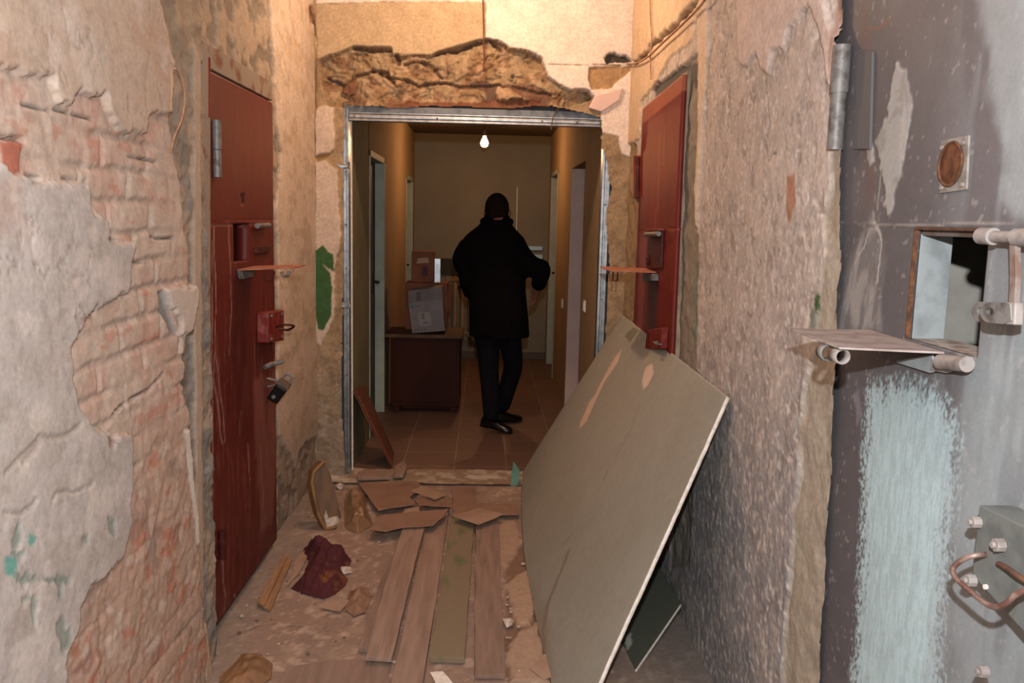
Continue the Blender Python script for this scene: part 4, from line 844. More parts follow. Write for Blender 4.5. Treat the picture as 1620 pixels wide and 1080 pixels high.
# =================================================================== FLOOR DEBRIS
def flat(name, px, z, th, m, label, cat, group=None, jag=0, tilt=None, bevel=.002):
    P = [PZ(z).p3(*p) for p in px]
    if jag:
        out = []
        for i, p in enumerate(P):
            q = P[(i+1) % len(P)]; n = max(1, int(np.linalg.norm(q-p)/.035))
            for k_ in range(n):
                r = p+(q-p)*k_/n
                if k_: r = r+np.array([random.uniform(-jag, jag), random.uniform(-jag, jag), 0])
                out.append(r)
        P = out
    if tilt:
        for p in P: p[2] = z+tilt(p)
    o = prism(name, P, (0, 0, th), m, None, bevel); return tag(o, label, cat, group)
GPK = 'planks laid along the corridor floor'
def plank(px, z, m, label, seed):
    """plank as a slightly warped strip with plank relief"""
    P = [PZ(z).p3(*p) for p in px]; A, B, D, E2 = P[3], P[2], P[1], P[0]     # near-left, near-right, far-right, far-left
    bm = bmesh.new(); n = 14; rnd = random.Random(seed); top = []; bot = []
    ph = rnd.uniform(0, 6)
    for i in range(n+1):
        t = i/n; l = A*(1-t)+E2*t; r = B*(1-t)+D*t; wv = .004*math.sin(t*5+ph)
        j = np.array([rnd.uniform(-.004, .004), 0, 0]); hz = z+.019+wv
        top.append((bm.verts.new((l[0]+j[0], l[1], hz)), bm.verts.new(((l+r)/2)[0:2].tolist()+[hz-.002]), bm.verts.new((r[0]+rnd.uniform(-.003, .003), r[1], hz+rnd.uniform(-.002, .002)))))
        bot.append((bm.verts.new((l[0], l[1], z)), bm.verts.new((r[0], r[1], z))))
    for i in range(n):
        a, b = top[i], top[i+1]; c, d = bot[i], bot[i+1]
        bm.faces.new((a[0], a[1], b[1], b[0])); bm.faces.new((a[1], a[2], b[2], b[1])); bm.faces.new((a[0], b[0], d[0], c[0])); bm.faces.new((a[2], c[1], d[1], b[2])); bm.faces.new((c[0], d[0], d[1], c[1]))
    bm.faces.new((top[0][0], c0_ := bot[0][0], bot[0][1], top[0][2], top[0][1])); bm.faces.new((top[n][0], top[n][1], top[n][2], bot[n][1], bot[n][0]))
    o = obj('plank', bm, m, None, bevel=.002, ang=50); return tag(o, label, 'plank', GPK)
m_w2 = mat('pale_brown_plank', '9b8476', '846e61', 7, .35, .7, .9, 0, .3, .002, st=(5, .5, 5))
plank([(612, 893), (640, 893), (600, 1034), (567, 1032)], .003, m_wood, 'short dark board tucked under the leftmost plank edge', 1)
plank([(636, 838), (671, 838), (620, 1048), (577, 1045)], .026, m_w2, 'leftmost floor plank, ending with a dark gap before the camera', 2)
plank([(680, 806), (711, 806), (668, 1100), (616, 1100)], .003, m_w2, 'longest pale floor plank, left of the green-stained plank', 3)
plank([(716, 812), (751, 812), (735, 1050), (680, 1048)], .003, m_woodg, 'green-stained floor plank in the middle of the corridor', 4)
plank([(752, 826), (788, 820), (799, 1074), (750, 1074)], .003, m_wood, 'rightmost floor plank, right of the green-stained plank', 5)
flat('cardboard_piece', [(567, 766), (660, 765), (668, 774), (648, 790), (662, 800), (598, 812)], .02, .008, m_card, 'dark brown trapezoid of cardboard on the floor in front of the sill', 'cardboard', None, .004, lambda p: .012*max(0, 1-abs(p[0]+.5)/.3))
flat('cardboard_piece', [(650, 777), (668, 769), (706, 783), (688, 791)], .062, .004, m_cardl, 'small light diamond-shaped cardboard scrap near the doorway', 'cardboard', None, .003)
flat('cardboard_piece', [(656, 790), (712, 786), (715, 803), (662, 800)], .048, .005, m_card, 'narrow brown cardboard strip under the small light diamond scrap', 'cardboard', None, .004)
flat('cardboard_piece', [(584, 838), (602, 815), (710, 806), (700, 820), (686, 832), (634, 836), (610, 842)], .050, .005, m_card, 'long ragged cardboard strip across the plank ends', 'cardboard', None, .005)
flat('cardboard_piece', [(716, 772), (752, 770), (754, 796), (815, 798), (822, 815), (716, 818)], .020, .005, m_card, 'large brown cardboard flap at the planks far ends', 'cardboard', None, .005)
flat('cardboard_piece', [(716, 817), (757, 804), (797, 814), (757, 831)], .050, .004, m_cardl, 'light triangular cardboard piece lying over the green-stained plank', 'cardboard', None, .002)
flat('cardboard_piece', [(509, 962), (524, 945), (553, 950), (538, 968)], .006, .004, m_cardl, 'pink-brown cardboard scrap beside the maroon cloth', 'cardboard', None, .003)
flat('cardboard_piece', [(640, 806), (664, 802), (664, 815), (634, 817)], .042, .004, m_cardl, 'pale cardboard corner showing under the dark trapezoid piece', 'cardboard', None, .003)
flat('cardboard_piece', [(455, 1058), (520, 1046), (616, 1046), (614, 1100), (430, 1100)], .006, .008, m_wood, 'broad pale board at the bottom edge left of the planks', 'cardboard', None, .004)
flat('cardboard_piece', [(455, 928), (470, 880), (492, 866), (475, 905)], .006, .004, m_cardl, 'folded brown paper strip between wall lath and maroon cloth', 'paper', None, .003)
flat('cardboard_piece', [(838, 1058), (868, 1030), (885, 1068), (860, 1075)], .01, .004, m_cardl, 'small brown cardboard scrap by the near foot of the large sheet', 'cardboard', None, .003)
flat('paper_scrap', [(680, 1064), (700, 1062), (716, 1080), (690, 1084)], .045, .003, m_gyps, 'white torn paper on the near end of the longest plank', 'paper', None, .003)
flat('wood_lath', [(448, 880), (454, 884), (418, 962), (407, 956)], .008, .012, m_woodo, 'thin lath on the floor against the left wall', 'lath', 'laths by the left wall')
flat('wood_lath', [(455, 884), (462, 888), (428, 968), (418, 964)], .004, .010, m_woodo, 'flat lath on the corridor side of the thin wall lath', 'lath', 'laths by the left wall')
flat('wood_offcut', [(566, 750), (618, 748), (618, 759), (566, 760)], .035, .018, m_w2, 'pale wood offcut on the sill below the leaning brown panel', 'wood offcut')
flat('wood_offcut', [(625, 742), (640, 732), (644, 742), (638, 756), (622, 756)], .03, .02, m_w2, 'small wood block on the sill right of the leaning brown panel', 'wood offcut')
# crumbs of plaster
rnd = random.Random(11)
def crumb(x, y, z, r, m, label, grp):
    bm = bmesh.new(); bmesh.ops.create_icosphere(bm, subdivisions=1, radius=r)
    for v in bm.verts: v.co = Vector((v.co.x*rnd.uniform(.6, 1.3), v.co.y*rnd.uniform(.6, 1.3), v.co.z*rnd.uniform(.3, .8)))
    a = rnd.uniform(0, 6); bmesh.ops.rotate(bm, verts=bm.verts, matrix=Matrix.Rotation(a, 3, 'Z')); o = obj('plaster_crumb', bm, m); o.location = (x, y, z+r*.35); return tag(o, label, 'debris', grp)
m_cr = mat('crumb_plaster', 'c9bcb0', 'a8988a', 60, .4, .6, .95)
m_cr2 = mat('crumb_brown', '8c7262', '6d5a4c', 60, .4, .6, .95)
for i in range(150):
    px = rnd.choice([rnd.uniform(370, 640), rnd.uniform(800, 860), rnd.uniform(480, 640), rnd.uniform(640, 820)]); py = rnd.uniform(780, 1078) if px < 640 else rnd.uniform(815, 1078)
    if 640 < px < 800 and py > 810: continue
    p = PZ(0).p3(px, py)
    if p[0] < XL+.06 or p[0] > .2 or p[1] > YE-.16: continue
    k_ = rnd.random() < .5
    crumb(p[0], p[1], 0, rnd.uniform(.004, .012), m_cr if k_ else m_cr2, 'small pale plaster crumb on the dusty floor' if k_ else 'small brown rubble crumb on the dusty floor', 'pale plaster crumbs' if k_ else 'brown rubble crumbs')
for (px, py, r, lab) in ((546, 905, .03, 'flat pale plaster shard right of the maroon cloth'), (627, 987, .02, 'white plaster lump beside the leftmost plank'), (800, 808, .018, 'white plaster lump right of the light triangular cardboard'), (525, 816, .05, 'big plaster rubble lump at the left wall corner'), (538, 772, .03, 'grey rubble lump below the left doorway stud'), (805, 988, .03, 'grey stone chip right of the planks')):
    p = PZ(0).p3(px, py); o = crumb(p[0], p[1], 0, r, m_cr, lab, None); o.name = 'plaster_lump'
# crumpled things: cloth, bags
def crumple(name, px, h, m, label, cat, seed, folds=6, z0=.004, n=46, extra=None):
    P = np.array([PZ(0).p3(*p)[:2] for p in px]); lo = P.min(0)-.01; hi = P.max(0)+.01
    U, V_ = np.meshgrid(np.linspace(lo[0], hi[0], n), np.linspace(lo[1], hi[1], n), indexing='ij'); u = U.ravel(); v = V_.ravel()
    d = sdpoly(P, u, v); a = ss(0, .045, d)
    r = np.abs(fbm(u*folds*2.2, v*folds*1.2, 3, seed)-.5)*2; r2 = fbm(u*folds*5, v*folds*4, 3, seed+7)
    z = z0+a*h*(.25+.9*(1-r)**2*.6+.4*r2)
    if extra: z = z+extra(u, v)*a
    keep = d > -.004
    return tag(_solid(grid_mesh(name, np.stack([u, v, z], 1), n, n, None, m, keep)), label, cat)
def _solid(o, th=.003): s = o.modifiers.new('s', 'SOLIDIFY'); s.thickness = th; s.offset = 0; return o
m_cloth = mat('maroon_cloth', '4c2228', '80502f', 7, .5, .62, .85, 0, .3, .003)
P_r = PZ(0).p3(500, 885); P_r2 = PZ(0).p3(535, 890)
cl = lambda u, v: .05*np.exp(-(((u-P_r[0])/.06)**2+((v-P_r[1]-.03)/.05)**2))+.045*np.exp(-(((u-P_r2[0])/.07)**2+((v-P_r2[1])/.05)**2))
crumple('cloth', [(461, 932), (480, 912), (490, 888), (478, 878), (484, 866), (508, 862), (522, 872), (548, 878), (556, 888), (550, 898), (542, 910), (550, 916), (545, 928), (528, 942), (512, 948), (478, 940)], .05, m_cloth, 'crumpled maroon cloth with ochre patches on the floor', 'cloth', 5, 9, n=80, extra=cl)
m_bag, nt, b = newmat('amber_plastic_film'); b.inputs['Base Color'].default_value = (*S('a58262'), 1); b.inputs['Roughness'].default_value = .18; b.inputs['Alpha'].default_value = .5; b.inputs['Specular IOR Level'].default_value = .8
n_ = nz(nt, 30, 5); bump(nt, b, [(n_.outputs['Fac'], .8, .01)])
crumple('plastic_bag', [(545, 800), (548, 782), (564, 778), (580, 784), (580, 806), (590, 830), (566, 845), (546, 836)], .055, m_bag, 'crumpled amber plastic bag beside the leaning wooden lid', 'bag', 9, 10, n=60)
m_bag2 = mat('ochre_film', '8c6a4c', '7d5f48', 10, rough=.5)
crumple('plastic_bag', [(372, 1050), (384, 1036), (410, 1036), (430, 1052), (428, 1074), (400, 1095), (345, 1095), (350, 1072)], .03, m_bag2, 'ochre plastic bag lying at the bottom left of the floor', 'bag', 12, 8, n=50)
crumple('dusty_rag', [(548, 952), (554, 936), (580, 930), (586, 948), (576, 970), (560, 976), (548, 966)], .035, mat('dusty_rag', '93735e', '80634f', 14, .4, .6, .95), 'round dust-coloured rag lump between cardboard scrap and planks', 'rag', 15, 9, n=40)
# leaning wooden lid / shallow drawer at the left
ld = empty('wooden_tray', V3(PZ(0).p3(515, 835)), 'shallow varnished wooden lid standing on edge against the left wall', 'wooden lid')
PLd = Plane(PZ(0).p3(515, 836), (-.12, 1, 0), (-.30, .15, 1))
out_ = [(513, 729), (524, 752), (533, 786), (540, 815), (532, 832), (514, 836), (506, 822), (496, 790), (491, 760), (494, 735)]
PLd = Plane(PZ(.0).p3(516, 837), (.93, .36, 0), (-.1, .25, 1))
fp = [PLd.p3(*p) for p in ((513, 729), (524, 752), (534, 790), (541, 816), (532, 832), (516, 836), (505, 815), (498, 785), (494, 762), (497, 745))]
m_lid = mat('varnished_wood_lid', '6e5136', '57402c', 8, .4, .65, .45, 0, .15, .002, st=(4, 1, 1))
prism('lid_panel', fp, (-.035, .02, 0), m_lid, ld, .004)
fpA = [np.array(p) for p in fp]
tube('lid_rim', [V3(p+np.array([0, -.01, 0])) for p in fpA[4:10]+[fpA[0]]], .011, mat('lid_rim_wood', '866440', '6d4f32', 10, rough=.5), ld, 8)
crm = PLd.pts([(519, 808), (536, 812), (531, 830), (518, 832)])
prism('torn_paper', [PLd.p3(*p)+np.array([0, -.006, 0]) for p in ((516, 805), (520, 818), (534, 815), (538, 822), (530, 832), (518, 834), (513, 815))], (0, -.004, 0), m_cr, ld, .001)
# brown panel leaning in the far corridor
bt = [PZ(.04).p3(615, 752), PZ(.002).p3(624, 716), PX(FL+.02).p3(577, 597), PX(FL+.02).p3(562, 618)]
bt[0][2] = .035; bt[0][1] = YE+.18; bt[0][0] = -.565; bt[3] = PX(FL+.02).p3(562, 618)
bt[3][1] = max(bt[3][1], YE+.17); bt[2] = np.array(bt[3])+(np.array(bt[1])-np.array(bt[0]))*1.0; bt[2][0] = FL+.02
pn = empty('laminate_board', V3(bt[0]), 'reddish-brown laminate panel leaning on the left inside the doorway', 'board')
nn = np.cross(bt[1]-bt[0], bt[3]-bt[0]); nn /= np.linalg.norm(nn)
prism('panel_board', [V3(p) for p in bt], nn*.018*(1 if nn[0] < 0 else -1), mat('brown_laminate', '6f4a3b', '624034', 5, rough=.5), pn, .001)
tube('panel_edging', [V3(bt[0]+np.array([-.006, -.002, 0])), V3(bt[3]+np.array([.0, -.002, 0]))], .008, mat('red_edging', '6e3420', None, 5, rough=.5), pn, 8)
# =================================================================== WIRES
tube('hanging_wire', [V3(PY(YE-.08).p3(*p)) for p in ((765, -60), (764, 0), (765, 40), (765, 66), (766, 90), (765, 112))], .0035, mat('rusty_wire', '5a2f1c', '7a4526', 60, rough=.8), None, 8); tag(bpy.data.objects['hanging_wire'], 'thin rusty wire hanging in front of the broken lintel', 'wire')
def wire(px, pl, r, m, label, k=6):
    o = tube('cable', [V3(p) for p in curvy([pl.p3(*p) for p in px], k)], r, m, None, 8); tag(o, label, 'cable')
wire([(276, 108), (286, 120), (292, 150), (288, 185), (276, 215), (270, 240)], PX(XF+.012), .0035, m_wiref, 'loose flesh-coloured cable bowing out of the mortar beside the left red door')
wire([(975, 98), (1000, 101), (1022, 92), (1048, 68), (1080, 38), (1112, 4), (1130, -30)], PX(XR-.03), .005, m_wiref, 'old cable running up the chase in the right wall')
wire([(1028, -10), (1029, 30), (1031, 60), (1029, 90), (1030, 125)], PX(XR-.02), .004, m_wiref, 'short cable hanging down across the chase at the right')
wire([(872, 205), (874, 190), (878, 180), (884, 172)], PY(YE-.01), .003, m_wire, 'bent rusty wire hooked over the horizontal doorway stud')
# =================================================================== FAR CORRIDOR FURNITURE
# desk pedestal
yd = 6.72
dx0, dx1 = PY(yd).p3(618, 600)[0], PY(yd).p3(727, 600)[0]
dz = PY(yd).p3(670, 530)[2]
dk = empty('wooden_cabinet', ((dx0+dx1)/2, yd, 0), 'low dark brown wooden cabinet with light top standing left in the far corridor', 'cabinet')
m_cab = mat('dark_brown_veneer', '3a1a10', '2a120b', 3, .4, .7, .6, 0, .05, .001, .15, st=(1, 1, .4))
dz = min(dz, .80)
box('body', (dx0, yd, .055), (dx1, yd+.42, dz-.02), m_cab, dk, .004)
box('front_panel', (dx0+.025, yd-.008, .09), (dx1-.025, yd, dz-.05), m_cab, dk, .003)
box('cabinet_top', (dx0-.045, yd-.03, dz-.02), (dx1+.02, yd+.45, dz+.008), mat('dusty_top', '6b5038', '5a4230', 6), dk, .003)
for x in (dx0+.03, dx1-.07): box('foot', (x, yd+.01, 0), (x+.04, yd+.05, .056), m_cab, dk, .002)
box('plinth', (dx0+.08, yd+.02, .03), (dx1-.08, yd+.04, .056), m_cab, dk, .002)
top_z = dz+.008
def yb(px, py, y): return PY(y).p3(px, py)
# white printed carton, tilted
yc = yd+.02
wc = empty('carton', V3(np.array([yb(675, 522, yc)[0], yc, top_z])), 'white printed carton tilted on the dark wooden cabinet', 'carton')
m_cartw = mat('white_carton', '8d8786', '827c7c', 6, rough=.7)
cf = [yb(652, 527, yc), yb(704, 523, yc), yb(700, 473, yc), yb(646, 479, yc)]
dzc = top_z+.002-min(p[2] for p in cf)
for p in cf: p[2] += dzc
prism('carton_body', cf, (0, .2, 0), m_cartw, wc, .002)
tp = [cf[3]+np.array([0, -.002, 0]), cf[2]+np.array([0, -.002, 0]), cf[2]+np.array([-.008, .07, .09]), cf[3]+np.array([-.008, .07, .09])]
lid = prism('carton_lid', tp, (0, .14, .01), m_cartw, wc, .002)
bmv = cf; ex = (cf[1]-cf[0])/np.linalg.norm(cf[1]-cf[0]); ez = (cf[3]-cf[0])/np.linalg.norm(cf[3]-cf[0])
Wc = np.linalg.norm(cf[1]-cf[0]); Hc = np.linalg.norm(cf[3]-cf[0])
def patch(name, a0, a1, b0, b1, m, on='f', parent=wc):
    if on == 'f': o_, e_, f_, w_, h_ = cf[0], ex, ez, Wc, Hc
    else: o_ = tp[0]; e_ = ex; f_ = tp[3]-tp[0]; h_ = np.linalg.norm(f_); f_ = f_/h_; w_ = Wc
    nrm = np.array([0, -.0015, 0]); P = [o_+e_*w_*a+f_*h_*b_+nrm for a, b_ in ((a0, b0), (a1, b0), (a1, b1), (a0, b1))]
    if on == 't': P = [p+np.array([0, -.002, .0005]) for p in P]
    return prism(name, P, (0, -.0005, 0), m, parent, 0)
m_ink = mat('grey_print', '6a6668', None, 5, rough=.8); m_teal = mat('teal_print', '4d7f8a', None, 5, rough=.8); m_lab = mat('label_paper', '9a9492', None, 5, rough=.8); m_grp = mat('light_grey_print', '868083', None, 5)
bm = bmesh.new()
def disc(cx, cz, r): 
    c = cf[0]+ex*Wc*cx+ez*Hc*cz+np.array([0, -.0015, 0]); return [c+ex*r*math.cos(a)+ez*r*math.sin(a) for a in np.linspace(0, 2*math.pi, 16, endpoint=False)]
prism('round_logo', disc(.10, .86, .013), (0, -.0006, 0), m_teal, wc, 0)
patch('print_line', .19, .36, .86, .895, m_ink); patch('label_sticker', .24, .62, .22, .66, m_lab)
for (a, b_, c, d) in ((.35, .45, .58, .60), (.35, .42, .52, .54), (.36, .44, .46, .48), (.38, .52, .30, .32), (.22, .23, .2, .68), (.24, .33, .66, .675)): patch('print_line', a, b_, c, d, m_grp)
for i in range(4):
    patch('handling_mark', .07+i*.10, .12+i*.10, .06, .13, m_ink); patch('handling_mark', .07+i*.10, .12+i*.10, .16, .20, m_grp)
patch('print_line', .74, .84, .08, .13, m_grp)
patch('lid_print', .25, .38, .12, .85, m_ink, 't'); patch('lid_print', .68, .93, .3, .8, m_grp, 't'); patch('lid_print', .06, .12, .3, .5, m_grp, 't')
# brown cartons behind
m_cb = mat('far_brown_carton', '8a5640', '7a4a36', 6, rough=.8)
def carton(x0, x1, y, z0, z1, dep, label, flaps=True, tape=False):
    t = empty('carton', ((x0+x1)/2, y, z0), label, 'carton'); box('carton_body', (x0, y, z0), (x1, y+dep, z1), m_cb, t, .003)
    if tape: prism('packing_tape', [(x0+.04, y-.001, z1-.10), (x1-.04, y-.001, z1-.09), (x1-.05, y-.001, z1-.05), (x0+.05, y-.001, z1-.055)], (0, -.001, 0), mat('shiny_tape', 'a07a60', None, 5, rough=.15, spec=.8), t, 0); box('carton_print', (x0+.09, y-.001, z1-.2), (x0+.13, y, z1-.12), mat('purple_print', '4d3346', None, 5), t, 0)
    return t
yk = yd+.27
p0 = yb(641, 522, yk); p1 = yb(708, 448, yk)
t = carton(p0[0], p1[0], yk, top_z+.002, p1[2], .26, 'open brown cardboard box behind the white printed carton')
prism('box_flap', [(p1[0], yk, p1[2]), (p1[0], yk+.24, p1[2]), (p1[0]+.06, yk+.22, p1[2]+.06), (p1[0]+.06, yk+.02, p1[2]+.06)], (.003, 0, 0), m_cb, t, 0)
prism('box_flap', [(p1[0], yk, p1[2]-.06), (p1[0]+.055, yk-.02, p1[2]+.02), (p1[0]+.03, yk-.02, p1[2]-.22), (p1[0], yk, p1[2]-.24)], (0, .003, 0), m_cb, t, 0)
u0 = yb(651, 446, yk+.03); u1 = yb(687, 398, yk+.03)
carton(u0[0], u1[0], yk+.03, p1[2]+.002, u1[2], .2, 'taped brown cardboard box stacked on top of the open box', tape=True)
v0 = yb(687, 441, yk+.04); v1 = yb(697, 409, yk+.04)
o = box('metal_offcut', (v0[0]+.002, yk+.03, p1[2]+.002), (v1[0], yk+.06, v1[2]), m_galv, None, .001); tag(o, 'short shiny metal profile standing right of the taped box', 'metal profile')
g0_ = yb(696, 443, FB-.25); g1_ = yb(760, 409, FB-.25)
# radiator under a dark panel on the far wall
rz0 = yb(745, 533, FB-.12)[2]; rz1 = yb(745, 438, FB-.12)[2]
rx0 = yb(703, 480, FB-.12)[0]
rd = empty('radiator', (rx0, FB-.12, 0), 'cream cast-iron radiator on the far end wall', 'radiator')
m_rad = mat('cream_radiator', '9a8468', '8c775c', 8, rough=.5)
for i in range(9):
    x = rx0+.01+i*.083
    bm = bmesh.new(); a_tube(bm, [(x+.025, FB-.10, rz0+.02), (x+.025, FB-.10, rz1-.02)], .026, 12)
    for z in (rz0+.04, rz1-.04): a_tube(bm, [(x-.016, FB-.10, z), (x+.068, FB-.10, z)], .02, 10)
    a_box(bm, (x+.0, FB-.13, rz1-.05), (x+.05, FB-.05, rz1)); a_box(bm, (x, FB-.13, rz0), (x+.05, FB-.05, rz0+.05))
    obj('radiator_section', bm, m_rad, rd, bevel=.008)
for x in (rx0+.06, rx0+.62): box('wall_bracket', (x, FB-.09, rz0+.1), (x+.02, FB-.001, rz0+.13), m_iron, rd)
o = box('dark_panel', (yb(694, 430, FB-.04)[0], FB-.035, rz1+.015), (.12, FB-.002, yb(700, 409, FB-.04)[2]), mat('dark_green_panel', '3a3c30', '33342a', 4), None, .003); tag(o, 'dark green horizontal panel above the radiator on the far wall', 'panel')
# pale lower dado right of the man, light bars, conduit
o = box('cable_conduit', (yb(818, 320, FB)[0]-.006, FB-.014, 1.05), (yb(818, 320, FB)[0]+.006, FB-.001, yb(818, 296, FB)[2]), m_white, None, .002); tag(o, 'thin white conduit running down the far end wall', 'conduit')
for k_, (ya_, yb_, lb) in enumerate(((389, 396, 'upper pale blue bar on the far end wall right of the man'), (402, 410, 'lower pale blue bar on the far end wall right of the man'))):
    a = yb(838, ya_, FB); b2 = yb(858, yb_, FB); o = box('wall_bar', (a[0]-.05, FB-.03, b2[2]), (b2[0], FB-.002, a[2]), mat('pale_blue_metal', '9fb0b4', None, 5, rough=.4, metal=.4), None, .002); tag(o, lb, 'bar', 'bars on the far end wall')
# switches on the right wall
for (px, py, lb) in ((891, 480, 'white light switch on the far corridor right wall, the farther one'), (926, 484, 'white light switch on the far corridor right wall, nearest the doorway')):
    q = PX(FR).p3(px, py); t = empty('light_switch', V3(q), lb, 'switch', 'switches on the right corridor wall'); box('switch_plate', (FR-.012, q[1]-.04, q[2]-.04), (FR-.001, q[1]+.04, q[2]+.04), m_white, t, .003); box('switch_rocker', (FR-.017, q[1]-.022, q[2]-.03), (FR-.011, q[1]+.022, q[2]+.03), m_white, t, .002)
# light bulb of the far corridor
bb = empty('light_bulb', (-.045, 8.0, 2.245), 'bare glowing light bulb hanging from the far corridor ceiling', 'light bulb')
bm = bmesh.new(); prof = [(0, -.042), (.018, -.039), (.032, -.027), (.037, -.006), (.034, .012), (.024, .032), (.016, .047), (.014, .06)]
for i in range(len(prof)-1):
    pass
rings = [[bm.verts.new((-.045+r*math.cos(2*math.pi*k/20), 8.0+r*math.sin(2*math.pi*k/20), 2.245+z)) for k in range(20)] for r, z in prof[1:]]
bmesh.ops.contextual_create
for i in range(len(rings)-1):
    for k in range(20): bm.faces.new((rings[i][k], rings[i][(k+1) % 20], rings[i+1][(k+1) % 20], rings[i+1][k]))
bm.faces.new(rings[0][::-1]); bm.faces.new(rings[-1])
gb = obj('glass_bulb', bm, glow('lit_glass', (1, .62, .28), 30), bb, smooth=True); gb.visible_shadow = True
tube('lamp_holder', [(-.045, 8.0, 2.305), (-.045, 8.0, 2.36)], .02, m_black, bb); tube('lamp_cord', [(-.045, 8.0, 2.36), (-.045, 8.0, FZ)], .004, m_black, bb)
bpy.data.objects['corridor_bulb_light'].location = (-.045, 7.93, 2.19)
# the near bulb, just above the frame
nb = empty('light_bulb', (-.12, 4.1, 2.96), 'bare light bulb hanging from the near corridor ceiling', 'light bulb')
bm = bmesh.new(); bmesh.ops.create_uvsphere(bm, u_segments=16, v_segments=10, radius=.03); bmesh.ops.translate(bm, verts=bm.verts, vec=(-.12, 4.1, 2.96)); obj('glass_bulb', bm, bpy.data.materials['lit_glass'], nb, smooth=True)
tube('lamp_holder', [(-.12, 4.1, 2.985), (-.12, 4.1, 3.04)], .02, m_black, nb); tube('lamp_cord', [(-.12, 4.1, 3.04), (-.12, 4.1, ZC)], .004, m_black, nb)
# =================================================================== THE MAN
YM = 6.12
def mp2(px, py, y=YM): return PY(y).p3(px, py)
man = empty('person', (.06, YM, 0), 'man seen from behind in a knee-length black coat and dark trousers walking away', 'person')
m_skin = mat('skin', '8a5a48', '7d4f3f', 12, rough=.6, bst=.05)
m_hair = mat('dark_short_hair', '1c1310', '251913', 60, rough=1, spec=.05, bst=.4)
m_coat = mat('black_wool_coat', '0d0b0b', '100e0d', 50, rough=.95, spec=.05, bst=.2)
m_trou = mat('dark_trousers', '15131a', '111015', 40, rough=.9, spec=.1)
m_shoe = mat('black_leather', '0a0909', None, 20, rough=.25, spec=.6)
def skin(name, nodes, edges, m, parent, sub=2, root=0):
    me = bpy.data.meshes.new(name); me.from_pydata([tuple(n[0]) for n in nodes], edges, []); o = link(name, me, m, parent)
    sk = o.modifiers.new('skin', 'SKIN'); sk.use_smooth_shade = True
    for i, n in enumerate(nodes):
        r = n[1]; me.skin_vertices[0].data[i].radius = (r, r) if not isinstance(r, tuple) else r
    me.skin_vertices[0].data[root].use_root = True
    s = o.modifiers.new('sub', 'SUBSURF'); s.levels = s.render_levels = sub; return o
hd = mp2(787, 332); hc = np.array([hd[0], YM-.0, hd[2]])
sL = mp2(735, 378); sR = mp2(824, 376); hip = mp2(786, 500); nk = mp2(784, 352)
eR = mp2(856, 432, YM-.03); wR = mp2(852, 452, YM+.12); eL = mp2(741, 440, YM+.02); wL = mp2(745, 462, YM+.2)
fL = mp2(783, 652, YM-.02); fR = mp2(795, 645, YM+.25)
shz = sL[2]-.03
cx = (sL[0]+sR[0])/2
# rear (left) leg: planted at pixel ~ (775,655); other leg forward crossing to the right knee outward
kneeL = mp2(774, 590, YM+.02); kneeR = mp2(813, 580, YM+.18); anL = mp2(779, 648, YM+.0); anR = mp2(792, 640, YM+.30)
anL[2] = .10; anR[2] = .11
hpL = mp2(771, 515); hpR = mp2(806, 515)
body = skin('body', [
    (np.array([cx+.005, YM+.02, hip[2]+.02]), (.15, .11)), (np.array([cx, YM+.02, (hip[2]+shz)/2]), (.14, .10)), (np.array([cx, YM, shz-.08]), (.15, .10)), (np.array([nk[0], YM, nk[2]-.02]), .055),
    (hc+np.array([0, .01, -.09]), .055), (hc+np.array([0, .0, -.01]), (.075, .09)), (hc+np.array([0, 0, .06]), (.062, .075)),
    (np.array([sL[0]+.03, YM, shz-.03]), .06), (eL, .045), (wL, .028),
    (np.array([sR[0]-.03, YM, shz-.03]), .06), (eR, .045), (wR, .028),
    (hpL-np.array([0, 0, .03]), .085), (kneeL, .058), (anL, .042), (hpR-np.array([0, 0, .03]), .085), (kneeR, .058), (anR, .042)],
    [(0, 1), (1, 2), (2, 3), (3, 4), (4, 5), (5, 6), (2, 7), (7, 8), (8, 9), (2, 10), (10, 11), (11, 12), (0, 13), (13, 14), (14, 15), (0, 16), (16, 17), (17, 18)], m_skin, man)
# head turned a little to the right: ear and cheek, nose on the far side
def blob(name, c, r, m, parent, seg=20, warp=None):
    bm = bmesh.new(); bmesh.ops.create_uvsphere(bm, u_segments=seg, v_segments=seg//2+2, radius=1)
    for v in bm.verts:
        v.co = Vector((v.co.x*r[0], v.co.y*r[1], v.co.z*r[2]))
        if warp: v.co = Vector(warp(v.co))
        v.co += Vector(c)
    return obj(name, bm, m, parent, smooth=True)
blob('head', hc+np.array([0, .0, -.012]), (.080, .098, .122), m_skin, man, 28, lambda c: (c.x*(1-.18*max(0, -c.z/.12)), c.y+(.012 if c.z < -.03 and c.y > 0 else 0), c.z))
blob('hair', hc+np.array([-.004, -.012, .012]), (.086, .103, .108), m_hair, man, 28, lambda c: (c.x, c.y-(.0 if c.z > -.02 else .0), max(c.z, -.03) if c.y > .0 else max(c.z, -.085)))
for s_ in (-1, 1):
    blob('ear', hc+np.array([s_*.083, .012, -.022]), (.014, .022, .034), m_skin, man, 12)
blob('nose', hc+np.array([.03, .105, -.02]), (.015, .022, .024), m_skin, man, 12)
blob('mouth', hc+np.array([.02, .092, -.065]), (.025, .01, .009), mat('lips', '7a4038', None, 10), man, 12)
for s_ in (-1, 1): blob('eye', hc+np.array([.012+s_*.03, .086, .005]), (.014, .012, .009), m_white, man, 12)
